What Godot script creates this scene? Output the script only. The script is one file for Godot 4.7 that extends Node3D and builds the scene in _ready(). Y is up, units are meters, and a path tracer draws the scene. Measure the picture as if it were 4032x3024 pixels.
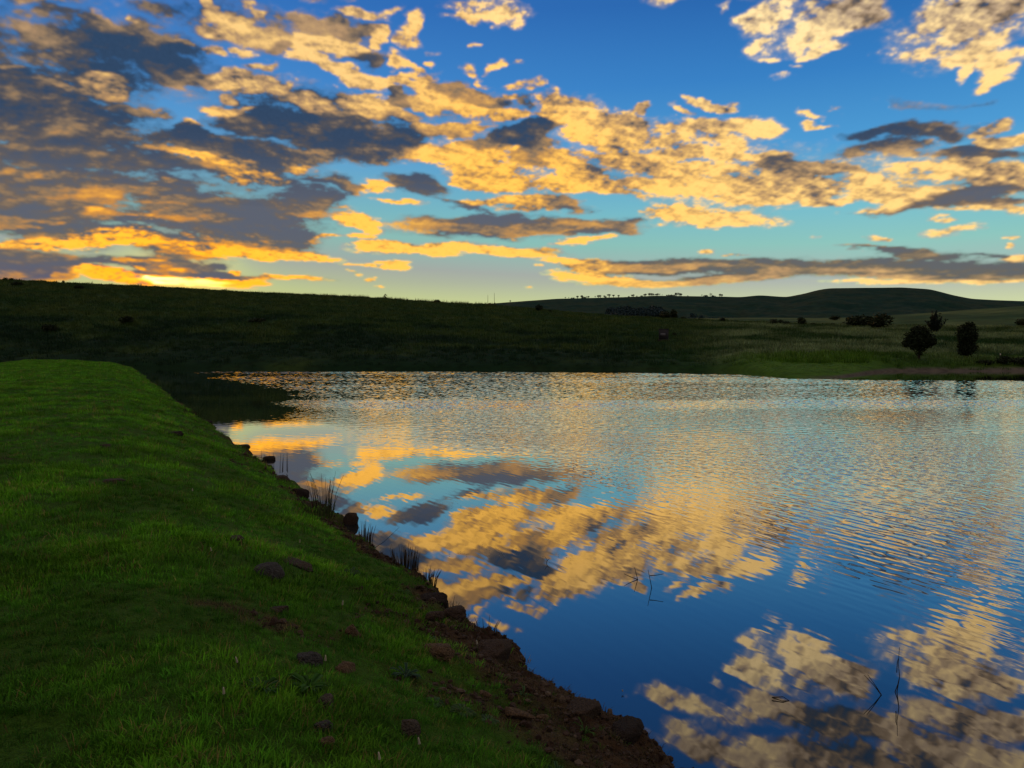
extends Node3D
# A farm dam at sunset: grassy embankment on the left, pond on the right, hills and a broken sky.
# World: camera above the embankment, looking along -Z; "f" below means metres forward (-Z), "s"/"u" run along / across the embankment.

const EYE := 2.6            # camera height above the water
const SUN_AZ := -23.5
const SUN_EL := 4.2
var rng := RandomNumberGenerator.new()

# ------------------------------------------------------------------ sky
const FX := 1281
const FY := 521
var thick := PackedFloat32Array()
var dark := PackedFloat32Array()
var wsum := PackedFloat32Array()
var n_warp := FastNoiseLite.new()
var n_puff := FastNoiseLite.new()
var n_cell := FastNoiseLite.new()
var n_wide := FastNoiseLite.new()

func cloud(az: float, el: float, ra: float, re: float, tilt: float, w: float, k: float) -> void:
	var c := cos(deg_to_rad(tilt))
	var s := sin(deg_to_rad(tilt))
	var asp := ra / re
	var reach := 1.35
	var bx := reach * (absf(ra * c) + absf(re * s)) + 0.1
	var by := reach * (absf(ra * s) + absf(re * c)) + 0.1
	var i0 := maxi(0, int((az - bx + 64.0) * 10.0))
	var i1 := mini(FX - 1, int((az + bx + 64.0) * 10.0) + 1)
	var j0 := maxi(0, int((el - by + 2.0) * 10.0))
	var j1 := mini(FY - 1, int((el + by + 2.0) * 10.0) + 1)
	for j in range(j0, j1 + 1):
		var y := j * 0.1 - 2.0 - el
		for i in range(i0, i1 + 1):
			var x := i * 0.1 - 64.0 - az
			var a := (x * c - y * s) / ra
			var b := (x * s + y * c) / re
			var r := sqrt(a * a + b * b)
			if r > reach:
				continue
			var v := clampf((1.3 - r) / 0.85, 0.0, 1.0)
			v = v * v * (3.0 - 2.0 * v) * w
			var o := j * FX + i
			thick[o] = 1.0 - (1.0 - thick[o]) * (1.0 - v)
			dark[o] += v * v * k
			wsum[o] += v * v

func field(a: PackedFloat32Array, az: float, el: float) -> float:
	var x := clampf((az + 64.0) * 10.0, 0.0, FX - 1.001)
	var y := clampf((el + 2.0) * 10.0, 0.0, FY - 1.001)
	var i := int(x)
	var j := int(y)
	x -= i
	y -= j
	var o := j * FX + i
	return lerpf(lerpf(a[o], a[o + 1], x), lerpf(a[o + FX], a[o + FX + 1], x), y)

func lin(r: float, g: float, b: float) -> Color:
	return Color(r / 255.0, g / 255.0, b / 255.0).srgb_to_linear()

var ramp_el := PackedFloat32Array([0.0, 3.0, 5.0, 7.5, 10.0, 14.0, 18.5, 23.5, 32.0, 55.0, 90.0])
var ramp_l: Array[Color] = []
var ramp_r: Array[Color] = []

func base_sky(az: float, el: float) -> Color:
	var i := 0
	while i < ramp_el.size() - 2 and el > ramp_el[i + 1]:
		i += 1
	var t := clampf((el - ramp_el[i]) / (ramp_el[i + 1] - ramp_el[i]), 0.0, 1.0)
	var side := maxf(clampf((az + 20.0) / 45.0, 0.0, 1.0), smoothstep(55.0, 110.0, absf(az)))
	return ramp_l[i].lerp(ramp_l[i + 1], t).lerp(ramp_r[i].lerp(ramp_r[i + 1], t), side)

func sky_at(az: float, el: float) -> Color:
	if el < -0.5:
		return Color(0.1, 0.1, 0.08)
	var dist := sqrt(pow(wrapf(az - SUN_AZ, -180.0, 180.0) * 0.8, 2.0) + pow((el - 5.0) * 1.3, 2.0))
	var away := smoothstep(62.0, 110.0, absf(wrapf(az - SUN_AZ, -180.0, 180.0)))
	var c := base_sky(az, el)
	c += Color(0.10, 0.05, 0.0) * exp(-dist / 8.0) + Color(0.45, 0.12, -0.12) * exp(-dist * dist / 7.0)
	var dusk := lerpf(0.78, 0.42, smoothstep(30.0, 14.0, el))
	c = c.lerp(Color(c.r * dusk, c.g * dusk * 0.95, c.b * dusk), away)
	# where this point falls in a space whose cells flatten towards the horizon
	var e := maxf(el, 0.0)
	var ar := deg_to_rad(az)
	var qx := sin(ar) * 57.3
	var qz := cos(ar) * 57.3
	var qy := e + 22.0 * log(e + 1.0)
	var flat := 1.0 + 22.0 / (e + 1.0)
	var w1 := n_warp.get_noise_3d(qx, qy, qz)
	var w2 := n_warp.get_noise_3d(qx + 211.0, qy, qz - 57.0)
	var wa := az + w1 * 1.8
	var we := el + w2 * 2.2 / flat * smoothstep(0.0, 9.0, el)
	var p := n_puff.get_noise_3d(qx, qy, qz)
	var p2 := n_puff.get_noise_3d(qx * 2.7 + 31.0, qy * 2.7, qz * 2.7)
	var cell := n_cell.get_noise_3d(qx + w1 * 1.5, qy + w2 * 1.5, qz)      # -1 at the middle of a puff
	var wide := n_wide.get_noise_3d(qx, qy, qz)
	var t := field(thick, wa, we)
	var k := field(dark, wa, we) / maxf(field(wsum, wa, we), 0.02)
	var below := field(thick, wa, we - 2.4 / flat)
	var outside := smoothstep(40.0, 56.0, absf(az))
	outside = maxf(outside, smoothstep(33.0, 42.0, el))
	if outside > 0.0:
		var tg := smoothstep(-0.40, 0.34, wide + 0.25 * w1)
		t = lerpf(t, tg, outside)
		k = lerpf(k, clampf(0.16 + 1.3 * w2, 0.0, 1.0), outside)
		below = lerpf(below, tg, outside)
	t = minf(1.0, t * 1.1)
	var hot := maxf(0.0, -k)
	var kk := clampf(k, 0.0, 1.0)
	var p3 := n_puff.get_noise_3d(qx * 5.5, qy * 5.5 + 71.0, qz * 5.5)
	var sx := wrapf(SUN_AZ - az, -180.0, 180.0)
	var sy := (5.0 - el) * flat * 0.5
	var sl := maxf(sqrt(sx * sx + sy * sy), 0.01)
	var so := 0.75
	var dqx := cos(ar) * sx / sl * so
	var dqz := -sin(ar) * sx / sl * so
	var dqy := sy / sl * so
	var ps := n_puff.get_noise_3d(qx + dqx, qy + dqy, qz + dqz)
	var p2s := n_puff.get_noise_3d((qx + dqx * 0.4) * 2.7 + 31.0, (qy + dqy * 0.4) * 2.7, (qz + dqz * 0.4) * 2.7)
	var ws := n_wide.get_noise_3d(qx + dqx * 3.0, qy + dqy * 3.0, qz + dqz * 3.0)
	var relief := 0.95 * (p - ps) + 0.55 * (p2 - p2s) + 1.2 * (wide - ws)     # > 0 on faces turned to the sun
	var puffy := 0.60 * p + lerpf(0.42, 0.26, kk) * p2 + 0.10 * p3 - lerpf(0.24, 0.12, kk) * (cell + 0.55)
	var d := t - lerpf(0.33, 0.27, kk) + 0.78 * puffy * (1.0 - 0.25 * kk)
	var alpha := smoothstep(-0.05, lerpf(0.34, 0.48, kk), d) * smoothstep(0.02, 0.14, t)
	# a thin veil round the thicker clouds
	alpha = maxf(alpha, 0.42 * smoothstep(0.0, 0.55, t + 0.30 * p + 0.15 * p2) * smoothstep(0.01, 0.2, t))
	if alpha <= 0.002:
		return c
	var near := exp(-dist / 17.0)
	var lit := Color(0.95, 0.60, 0.20).lerp(Color(0.95, 0.70, 0.35), smoothstep(13.0, 23.0, el)).lerp(Color(1.02, 0.53, 0.09), smoothstep(0.09, 0.28, near))
	lit = lit.lerp(Color(0.80, 0.53, 0.22), smoothstep(11.0, 19.0, el) * smoothstep(2.0, -14.0, az) * 0.8)
	lit = lit.lerp(Color(1.22, 0.49, 0.02), smoothstep(0.35, 0.95, near))
	var thin := 1.0 - smoothstep(-0.03, 0.13, d)
	var under := clampf((t - below) * 2.0, -1.0, 1.0)
	# one tone from slate (0) over grey, brown and dull gold to full light (1)
	var tone := 0.94 - 0.76 * smoothstep(0.08, 0.84, kk)
	var open_ := 1.0 - smoothstep(0.15, 0.75, kk)
	tone += lerpf(0.16, 0.46, open_) * relief + 0.34 * wide + 0.30 * open_ * p + lerpf(0.02, 0.09, open_) * p2 - lerpf(0.03, 0.12, open_) * (cell + 0.5) + (1.0 - open_) * (0.42 * w1 + 0.36 * w2 + 0.12 * p + 0.03)
	tone -= 0.10 * smoothstep(0.35, 0.9, d)
	tone += 0.13 * under + smoothstep(0.1, 0.95, under + 0.15 * p2) * (1.0 - smoothstep(0.9, 0.98, kk)) * clampf(near * 1.6, 0.0, 0.45) * smoothstep(13.0, 6.0, el)
	var glow := smoothstep(0.40, 0.75, near) * open_
	tone += glow * (0.40 * p + 0.25 * p2 - 0.16 + 0.25 * relief)
	tone = clampf(tone, 0.0, 1.25)
	var slate := Color(0.030, 0.064, 0.130)
	var grey := Color(0.080, 0.080, 0.096)
	var brown := Color(0.26, 0.18, 0.115)
	if el < 9.0:
		var low := smoothstep(9.0, 5.0, el)
		var left := smoothstep(-14.0, -26.0, az) * smoothstep(7.0, 3.5, el)
		slate = slate.lerp(Color(0.09, 0.110, 0.135), low * (1.0 - left)).lerp(Color(0.055, 0.07, 0.15), left)
		grey = grey.lerp(Color(0.13, 0.125, 0.115), low * (1.0 - left)).lerp(Color(0.085, 0.085, 0.15), left)
		brown = brown.lerp(Color(0.25, 0.19, 0.115), low * (1.0 - left)).lerp(Color(0.16, 0.13, 0.15), left)
	slate = slate.lerp(grey, 0.5 * smoothstep(18.0, 9.0, el))
	var dull := Color(lit.r * 0.52, lit.g * 0.50 + 0.01, lit.b * 0.58 + 0.04)
	var cc := slate.lerp(grey, smoothstep(0.0, 0.22, tone)).lerp(brown, smoothstep(0.18, 0.42, tone)).lerp(dull, smoothstep(0.36, 0.64, tone)).lerp(lit, smoothstep(0.55, 1.10, tone))
	cc *= 1.0 + 0.8 * maxf(0.0, tone - 0.95) + 0.12 * p3
	cc = cc.lerp(Color(0.28, 0.31, 0.39), thin * 0.40 * (1.0 - near))
	# the darkest cloud tones are lightened towards the horizon
	cc += Color(0.225, 0.210, 0.200) * (smoothstep(15.0, 9.5, el) * maxf(0.0, 0.61 - (cc.r + cc.g + cc.b) / 0.63))
	if hot > 0.0:
		cc = cc.lerp(Color(1.3 + 1.7 * hot, 0.46 + 1.3 * hot * hot * hot, 0.01 + 0.65 * pow(hot, 6.0)), clampf(hot * (1.3 + 1.6 * p), 0.0, 1.0))
	cc = cc.lerp(Color(cc.r * dusk, cc.g * dusk * 0.97, cc.b * dusk * 1.2), away)
	return c.lerp(cc, alpha)

func make_sky() -> ImageTexture:
	for a in [[n_warp, 0.16, 4, 11], [n_puff, 0.62, 4, 12], [n_wide, 0.07, 3, 14]]:
		a[0].noise_type = FastNoiseLite.TYPE_SIMPLEX_SMOOTH
		a[0].fractal_type = FastNoiseLite.FRACTAL_FBM
		a[0].fractal_gain = 0.55
		a[0].frequency = a[1]
		a[0].fractal_octaves = a[2]
		a[0].seed = a[3]
	n_cell.noise_type = FastNoiseLite.TYPE_CELLULAR
	n_cell.fractal_type = FastNoiseLite.FRACTAL_NONE
	n_cell.cellular_return_type = FastNoiseLite.RETURN_DISTANCE
	n_cell.frequency = 0.55
	n_cell.seed = 15
	thick.resize(FX * FY)
	dark.resize(FX * FY)
	wsum.resize(FX * FY)
	for a in [[204, 202, 120], [201, 200, 124], [172, 190, 146], [140, 184, 168], [116, 178, 188], [86, 158, 208], [62, 134, 204], [48, 112, 188], [42, 96, 168], [40, 90, 160], [42, 90, 158]]:
		ramp_l.append(lin(a[0], a[1], a[2]))
	for a in [[208, 216, 158], [206, 217, 165], [170, 208, 178], [140, 198, 192], [118, 190, 208], [78, 156, 212], [55, 128, 196], [40, 101, 172], [36, 88, 158], [38, 88, 156], [42, 90, 158]]:
		ramp_r.append(lin(a[0], a[1], a[2]))
	list_clouds()
	var w := 4096
	var h := 2048
	var lo := Image.create(512, 256, false, Image.FORMAT_RGBF)
	for y in 256:
		var el := 90.0 - (y + 0.5) * 180.0 / 256.0
		for x in 512:
			lo.set_pixel(x, y, sky_at((x + 0.5) * 360.0 / 512.0 - 180.0, el))
	lo.resize(w, h, Image.INTERPOLATE_BILINEAR)
	var x0 := int(w * (0.5 - 58.0 / 360.0))
	var x1 := int(w * (0.5 + 58.0 / 360.0))
	var y0 := int(h * (0.5 - 36.0 / 180.0))
	var y1 := int(h * (0.5 + 1.0 / 180.0))
	var rows := []
	rows.resize(y1 - y0)
	var work := func(j: int) -> void:
		var row := PackedFloat32Array()
		row.resize((x1 - x0) * 3)
		var el := 90.0 - (y0 + j + 0.5) * 180.0 / h
		for x in range(x0, x1):
			var c := sky_at((x + 0.5) * 360.0 / w - 180.0, el)
			var o := (x - x0) * 3
			row[o] = c.r
			row[o + 1] = c.g
			row[o + 2] = c.b
		rows[j] = row
	var id := WorkerThreadPool.add_group_task(work, y1 - y0)
	WorkerThreadPool.wait_for_group_task_completion(id)
	var all := PackedFloat32Array()
	for r in rows:
		all.append_array(r)
	var hi := Image.create_from_data(x1 - x0, y1 - y0, false, Image.FORMAT_RGBF, all.to_byte_array())
	lo.blit_rect(hi, Rect2i(0, 0, x1 - x0, y1 - y0), Vector2i(x0, y0))
	# a panorama begins at -Z: swap the halves
	var out := Image.create(w, h, false, Image.FORMAT_RGBF)
	out.blit_rect(lo, Rect2i(w / 2, 0, w / 2, h), Vector2i(0, 0))
	out.blit_rect(lo, Rect2i(0, 0, w / 2, h), Vector2i(w / 2, 0))
	return ImageTexture.create_from_image(out)

func list_clouds() -> void:
	cloud(-31.0, 19.1, 1.2, 0.51, -2, 0.70, 0.45)
	cloud(-25.0, 19.7, 3.5, 1.07, -2, 0.90, 0.95)
	cloud(-28.8, 18.7, 2.3, 0.74, -5, 0.75, 0.90)
	cloud(-25.2, 18.4, 1.7, 0.55, -2, 0.80, 0.55)
	cloud(-23.0, 18.0, 1.7, 0.72, 1, 0.90, 0.85)
	cloud(-28.1, 16.7, 2.3, 0.65, 4, 0.95, 0.15)
	cloud(-18.1, 18.1, 3.4, 0.75, -1, 1.00, 0.10)
	cloud(-32.3, 16.1, 1.7, 0.84, 0, 0.85, 0.90)
	cloud(-30.4, 15.2, 3.8, 0.81, 6, 0.80, 0.80)
	cloud(-32.3, 16.9, 1.2, 0.23, 2, 0.70, 0.10)
	cloud(-30.3, 16.3, 1.0, 0.27, 1, 0.60, 0.20)
	cloud(-19.8, 21.4, 2.2, 0.65, 1, 0.90, 0.20)
	cloud(-19.2, 22.1, 0.9, 0.35, -7, 0.70, 0.20)
	cloud(-16.8, 21.2, 1.9, 0.83, 14, 0.80, 0.35)
	cloud(-21.7, 22.1, 0.8, 0.37, 2, 0.80, 0.20)
	cloud(-18.0, 22.7, 0.7, 0.22, -7, 0.70, 0.20)
	cloud(-27.3, 20.6, 0.8, 0.42, 10, 0.35, 0.10)
	cloud(-25.3, 20.7, 0.3, 0.11, -9, 0.60, 0.05)
	cloud(-22.9, 20.2, 0.9, 0.22, 0, 0.80, 0.10)
	cloud(-14.3, 20.8, 1.7, 0.68, 15, 0.90, 0.20)
	cloud(-12.4, 20.7, 1.7, 0.57, 6, 0.85, 0.20)
	cloud(-13.7, 19.5, 1.9, 0.52, 10, 0.95, 0.20)
	cloud(-12.0, 19.0, 2.0, 0.64, 10, 0.95, 0.20)
	cloud(-16.1, 20.4, 1.3, 0.45, -5, 0.70, 0.85)
	cloud(-13.0, 22.0, 2.0, 0.61, 5, 0.75, 0.90)
	cloud(-15.4, 22.7, 1.9, 0.44, 4, 0.50, 0.90)
	cloud(-18.4, 20.0, 0.8, 0.31, -6, 0.80, 0.10)
	cloud(-14.6, 16.9, 2.5, 0.65, 2, 0.95, 0.20)
	cloud(-19.3, 16.9, 0.7, 0.38, -6, 0.70, 0.20)
	cloud(-20.2, 16.0, 1.6, 0.38, -2, 0.75, 0.15)
	cloud(-17.9, 17.3, 0.9, 0.23, -5, 0.60, 0.15)
	cloud(-31.4, 14.2, 4.7, 1.35, -5, 0.95, 0.72)
	cloud(-28.9, 13.5, 4.3, 0.78, -2, 0.85, 0.70)
	cloud(-28.9, 12.1, 6.0, 0.57, -3, 0.85, 0.97)
	cloud(-22.9, 14.4, 1.6, 0.76, 0, 1.00, 0.90)
	cloud(-22.5, 15.0, 1.2, 0.23, 2, 0.70, 0.00)
	cloud(-17.5, 15.3, 3.9, 0.84, -1, 0.95, 0.93)
	cloud(-13.8, 15.1, 3.9, 1.16, 0, 0.95, 0.93)
	cloud(-20.5, 13.9, 4.8, 0.65, 1, 0.90, 0.68)
	cloud(-16.9, 13.3, 4.8, 0.73, 0, 0.90, 0.62)
	cloud(-21.2, 13.1, 2.7, 0.39, 3, 0.90, 0.15)
	cloud(-19.2, 12.3, 2.5, 0.55, 4, 0.90, 0.25)
	cloud(-24.0, 13.0, 1.7, 0.32, -1, 0.60, 0.30)
	cloud(-22.5, 12.3, 3.2, 0.48, -1, 0.60, 0.95)
	cloud(-31.5, 10.0, 4.2, 0.79, -4, 0.95, 0.80)
	cloud(-27.9, 10.6, 3.7, 0.75, -3, 0.90, 0.85)
	cloud(-23.5, 10.5, 1.9, 0.90, -4, 0.85, 0.60)
	cloud(-18.2, 9.6, 6.3, 1.19, -1, 1.00, 0.72)
	cloud(-14.5, 10.7, 2.7, 0.63, 3, 0.85, 0.90)
	cloud(-22.0, 9.0, 3.5, 0.80, -2, 0.80, 0.75)
	cloud(-30.5, 9.0, 4.1, 0.74, -3, 0.95, 0.70)
	cloud(-27.9, 9.2, 0.9, 0.23, -5, 0.60, 0.00)
	cloud(-32.5, 7.9, 2.7, 0.56, -5, 0.95, 0.72)
	cloud(-30.5, 7.8, 3.0, 0.63, -5, 0.95, 0.62)
	cloud(-25.7, 8.9, 1.4, 0.42, -4, 0.60, 0.30)
	cloud(-32.5, 6.6, 2.2, 0.28, -2, 0.95, 0.15)
	cloud(-30.6, 6.8, 2.9, 0.38, -2, 1.00, 0.20)
	cloud(-28.2, 7.4, 1.9, 0.47, -8, 1.00, 0.25)
	cloud(-26.3, 7.7, 1.7, 0.66, -4, 0.90, 0.15)
	cloud(-23.0, 7.4, 3.8, 0.74, 3, 0.95, 0.45)
	cloud(-18.2, 7.8, 4.6, 1.08, 0, 1.00, 0.60)
	cloud(-20.8, 7.0, 4.5, 0.31, 6, 1.00, 0.08)
	cloud(-15.9, 6.7, 3.6, 0.29, 1, 1.00, 0.06)
	cloud(-13.8, 8.3, 0.9, 0.23, -8, 0.80, 0.10)
	cloud(-31.6, 5.8, 4.0, 0.63, -1, 0.90, 1.00)
	cloud(-32.1, 4.8, 3.0, 0.69, -3, 0.80, 1.00)
	cloud(-29.9, 4.9, 1.2, 0.65, -13, 0.70, 0.55)
	cloud(-24.7, 5.9, 4.0, 0.52, 2, 0.90, 0.80)
	cloud(-22.4, 5.7, 1.8, 0.56, 10, 1.00, 0.85)
	cloud(-27.6, 5.1, 1.6, 0.24, 5, 0.95, -0.40)
	cloud(-24.4, 4.8, 3.1, 0.28, 2, 1.00, -1.00)
	cloud(-21.6, 4.6, 3.0, 0.25, 3, 1.00, -0.85)
	cloud(-19.4, 4.5, 1.8, 0.22, 2, 0.95, -0.50)
	cloud(-22.1, 5.2, 3.7, 0.22, 1, 0.80, 0.70)
	cloud(-26.5, 4.8, 1.4, 0.21, 8, 0.90, -0.50)
	cloud(-16.9, 5.1, 3.6, 0.19, 0, 0.80, 0.50)
	cloud(-23.6, 5.7, 0.6, 0.12, 4, 0.70, -0.40)
	cloud(-20.0, 5.4, 0.4, 0.16, -2, 0.70, -0.10)
	cloud(-25.8, 5.6, 0.7, 0.12, 3, 0.70, -0.30)
	cloud(-11.1, 23.0, 2.0, 0.50, 4, 0.90, 0.20)
	cloud(-7.1, 22.6, 0.9, 0.79, -33, 0.85, 0.20)
	cloud(-9.6, 21.5, 1.2, 0.43, 7, 0.85, 0.25)
	cloud(-11.6, 20.7, 1.3, 0.46, -4, 0.70, 0.25)
	cloud(-9.5, 21.1, 0.9, 0.40, 17, 0.85, 0.20)
	cloud(-11.4, 21.6, 2.0, 0.39, 0, 0.80, 0.85)
	cloud(-10.5, 20.2, 2.0, 0.43, 1, 0.75, 0.85)
	cloud(-7.6, 21.5, 0.8, 0.74, -23, 0.60, 0.30)
	cloud(-1.9, 23.5, 3.0, 0.67, 7, 0.50, 0.15)
	cloud(-2.8, 23.0, 1.1, 0.36, -1, 0.70, 0.10)
	cloud(-0.4, 22.9, 1.2, 0.31, 10, 0.55, 0.10)
	cloud(-3.6, 22.8, 1.3, 0.28, -1, 0.40, 0.10)
	cloud(-5.8, 20.9, 0.7, 0.20, 8, 0.50, 0.05)
	cloud(-1.9, 20.8, 0.5, 0.15, -9, 0.60, 0.05)
	cloud(-2.7, 19.7, 0.9, 0.27, 7, 0.70, 0.02)
	cloud(-1.1, 19.8, 0.5, 0.30, -20, 0.70, 0.02)
	cloud(0.1, 20.0, 0.6, 0.24, 0, 0.40, 0.05)
	cloud(-1.5, 19.1, 0.7, 0.24, 20, 0.50, 0.05)
	cloud(-5.8, 20.2, 0.6, 0.18, 2, 0.60, 0.05)
	cloud(-7.9, 19.9, 0.8, 0.50, 7, 0.85, 0.15)
	cloud(-7.0, 19.8, 0.9, 0.23, 18, 0.70, 0.15)
	cloud(-10.8, 18.8, 2.8, 0.59, 5, 0.95, 0.20)
	cloud(-7.9, 18.9, 1.1, 0.30, 4, 0.80, 0.15)
	cloud(-5.9, 18.6, 1.3, 0.66, 12, 0.95, 0.10)
	cloud(-3.9, 18.5, 2.2, 0.60, 7, 0.90, 0.70)
	cloud(-2.2, 18.2, 2.0, 0.42, 7, 0.80, 0.40)
	cloud(-4.6, 17.8, 2.2, 0.61, 9, 0.95, 0.15)
	cloud(-2.6, 17.2, 2.1, 0.43, 5, 0.95, 0.15)
	cloud(-0.4, 16.9, 1.8, 0.40, 0, 0.95, 0.10)
	cloud(-1.9, 17.8, 2.0, 0.30, 5, 0.70, 0.85)
	cloud(0.1, 18.0, 0.7, 0.24, 20, 0.70, 0.10)
	cloud(1.2, 17.6, 0.8, 0.37, 8, 0.60, 0.60)
	cloud(-10.2, 17.2, 2.2, 0.84, 7, 1.00, 0.20)
	cloud(-8.2, 17.8, 0.9, 0.54, 8, 0.85, 0.90)
	cloud(-6.6, 17.5, 1.3, 0.48, 8, 0.80, 0.35)
	cloud(-12.4, 15.7, 2.4, 1.03, 5, 0.95, 0.95)
	cloud(-9.3, 14.9, 3.2, 0.93, 2, 0.95, 0.95)
	cloud(-10.6, 14.0, 3.5, 0.81, 3, 0.95, 0.62)
	cloud(-5.3, 15.8, 3.2, 0.50, 3, 0.85, 0.50)
	cloud(-4.6, 16.4, 2.0, 0.25, -1, 0.70, 0.30)
	cloud(-7.0, 16.3, 1.3, 0.25, -2, 0.60, 0.20)
	cloud(0.8, 15.7, 3.2, 0.75, -12, 1.00, 0.95)
	cloud(-1.2, 14.9, 3.6, 0.69, -8, 0.95, 0.78)
	cloud(1.7, 14.2, 1.8, 0.82, 20, 0.95, 0.65)
	cloud(-3.2, 13.7, 3.9, 1.40, 7, 1.00, 0.00)
	cloud(-6.6, 14.2, 2.2, 0.76, 6, 0.90, 0.15)
	cloud(-1.2, 12.3, 3.2, 0.77, 6, 1.00, 0.02)
	cloud(2.8, 14.0, 1.3, 0.82, 41, 1.00, 0.05)
	cloud(-0.8, 13.0, 0.9, 0.32, 0, 0.70, 0.65)
	cloud(4.6, 13.0, 1.8, 0.70, 7, 0.95, 0.05)
	cloud(3.5, 11.8, 2.2, 0.65, 5, 0.95, 0.02)
	cloud(6.2, 12.0, 3.2, 0.64, 5, 0.95, 0.10)
	cloud(-6.9, 11.9, 2.5, 0.71, 9, 0.95, 0.90)
	cloud(-10.2, 11.9, 1.4, 0.38, 4, 0.90, 0.05)
	cloud(-12.1, 11.7, 1.2, 0.63, 4, 0.80, 0.70)
	cloud(-8.4, 10.8, 1.7, 0.23, 5, 0.80, 0.00)
	cloud(4.9, 17.1, 3.0, 0.98, 9, 1.00, 0.08)
	cloud(6.9, 15.5, 3.2, 0.93, 8, 0.95, 0.15)
	cloud(8.2, 16.2, 1.8, 0.74, 6, 0.95, 0.12)
	cloud(9.3, 17.0, 0.8, 0.24, 3, 0.70, 0.10)
	cloud(11.2, 15.4, 1.2, 0.40, 7, 0.75, 0.10)
	cloud(7.7, 14.0, 3.2, 0.50, 6, 0.80, 0.15)
	cloud(11.5, 14.6, 1.4, 0.31, 3, 0.70, 0.15)
	cloud(9.5, 13.3, 3.2, 0.35, 6, 0.75, 0.15)
	cloud(12.1, 16.7, 0.8, 0.30, 9, 0.75, 0.05)
	cloud(10.8, 13.8, 2.1, 0.31, 7, 0.70, 0.15)
	cloud(11.5, 12.8, 2.1, 0.35, 7, 0.75, 0.15)
	cloud(1.5, 10.7, 3.9, 0.59, 3, 0.85, 0.25)
	cloud(3.8, 10.6, 2.2, 0.46, 5, 0.90, 0.80)
	cloud(-1.9, 10.8, 1.8, 0.26, -4, 0.80, 0.05)
	cloud(-3.3, 10.5, 3.2, 0.20, 11, 0.60, 0.90)
	cloud(-1.2, 9.1, 8.0, 0.89, 1, 1.00, 0.88)
	cloud(6.2, 9.1, 3.9, 0.59, 6, 1.00, 0.95)
	cloud(-10.9, 9.3, 1.7, 0.58, 8, 0.95, 0.12)
	cloud(-11.5, 8.4, 1.4, 0.26, 2, 0.90, 0.00)
	cloud(-6.0, 7.4, 5.2, 0.57, -1, 1.00, 0.05)
	cloud(-9.3, 7.6, 2.1, 0.50, 3, 0.95, 0.00)
	cloud(0.1, 7.3, 4.3, 0.37, 2, 0.95, 0.45)
	cloud(5.5, 8.0, 2.2, 0.27, -5, 0.90, 0.05)
	cloud(-10.0, 6.3, 2.5, 0.13, 2, 0.80, 0.00)
	cloud(-8.7, 6.1, 1.2, 0.13, 1, 0.80, 0.00)
	cloud(-11.5, 5.6, 0.7, 0.13, 13, 0.60, 0.10)
	cloud(-10.5, 5.2, 0.8, 0.17, -7, 0.60, 0.45)
	cloud(1.3, 6.3, 0.7, 0.10, 3, 0.50, 0.05)
	cloud(1.2, 4.7, 0.5, 0.08, 4, 0.70, 0.00)
	cloud(-10.0, 4.6, 0.4, 0.07, 3, 0.60, 0.00)
	cloud(3.5, 6.6, 1.8, 0.27, 4, 0.90, 0.00)
	cloud(6.2, 6.2, 2.8, 0.57, 5, 0.90, 0.15)
	cloud(5.5, 5.4, 3.9, 0.37, 4, 0.95, 0.10)
	cloud(9.6, 6.0, 4.5, 0.50, 3, 0.95, 0.75)
	cloud(10.2, 4.9, 5.1, 0.30, 1, 0.90, 0.65)
	cloud(17.8, 5.9, 10.3, 0.64, 2, 1.00, 0.86)
	cloud(27.1, 5.3, 9.4, 0.72, 4, 1.00, 0.84)
	cloud(28.2, 4.5, 7.2, 0.12, 2, 0.95, 0.00)
	cloud(15.3, 5.1, 4.9, 0.36, -2, 0.95, 0.80)
	cloud(27.6, 6.3, 3.0, 0.36, 6, 0.80, 0.92)
	cloud(24.9, 6.8, 1.8, 0.15, 6, 0.70, 0.90)
	cloud(31.4, 5.9, 1.3, 0.14, 6, 0.70, 0.90)
	cloud(32.9, 5.7, 1.1, 0.28, 4, 0.85, 0.10)
	cloud(33.0, 6.9, 0.5, 0.14, 4, 0.70, 0.10)
	cloud(33.0, 6.4, 0.4, 0.17, 4, 0.70, 0.10)
	cloud(25.6, 7.4, 0.9, 0.24, 10, 0.85, 0.03)
	cloud(21.5, 7.9, 0.7, 0.09, 3, 0.50, 0.10)
	cloud(29.8, 7.5, 1.7, 0.35, -8, 0.60, 0.12)
	cloud(28.6, 8.4, 0.7, 0.20, 34, 0.60, 0.10)
	cloud(14.4, 7.1, 1.0, 0.23, -2, 0.75, 0.08)
	cloud(16.2, 6.9, 0.7, 0.10, 2, 0.70, 0.05)
	cloud(13.3, 9.5, 4.4, 0.80, 4, 0.85, 0.05)
	cloud(17.8, 9.1, 2.0, 0.57, 5, 0.50, 0.10)
	cloud(13.9, 15.5, 2.0, 0.73, 8, 1.00, 0.08)
	cloud(16.5, 15.5, 2.3, 0.78, 12, 1.00, 0.08)
	cloud(14.2, 17.2, 1.9, 0.33, 8, 0.90, 0.08)
	cloud(12.2, 14.7, 0.8, 0.25, 3, 0.70, 0.10)
	cloud(13.9, 13.8, 2.1, 0.40, 7, 0.75, 0.10)
	cloud(17.1, 13.6, 2.0, 0.40, 8, 0.75, 0.15)
	cloud(13.3, 12.9, 2.1, 0.28, 7, 0.70, 0.15)
	cloud(15.2, 12.9, 1.3, 0.34, 3, 0.70, 0.15)
	cloud(16.5, 11.1, 5.5, 0.75, 6, 0.95, 0.12)
	cloud(12.7, 11.5, 2.1, 0.60, 7, 0.90, 0.05)
	cloud(20.7, 12.3, 3.4, 0.66, 6, 0.85, 0.45)
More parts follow.
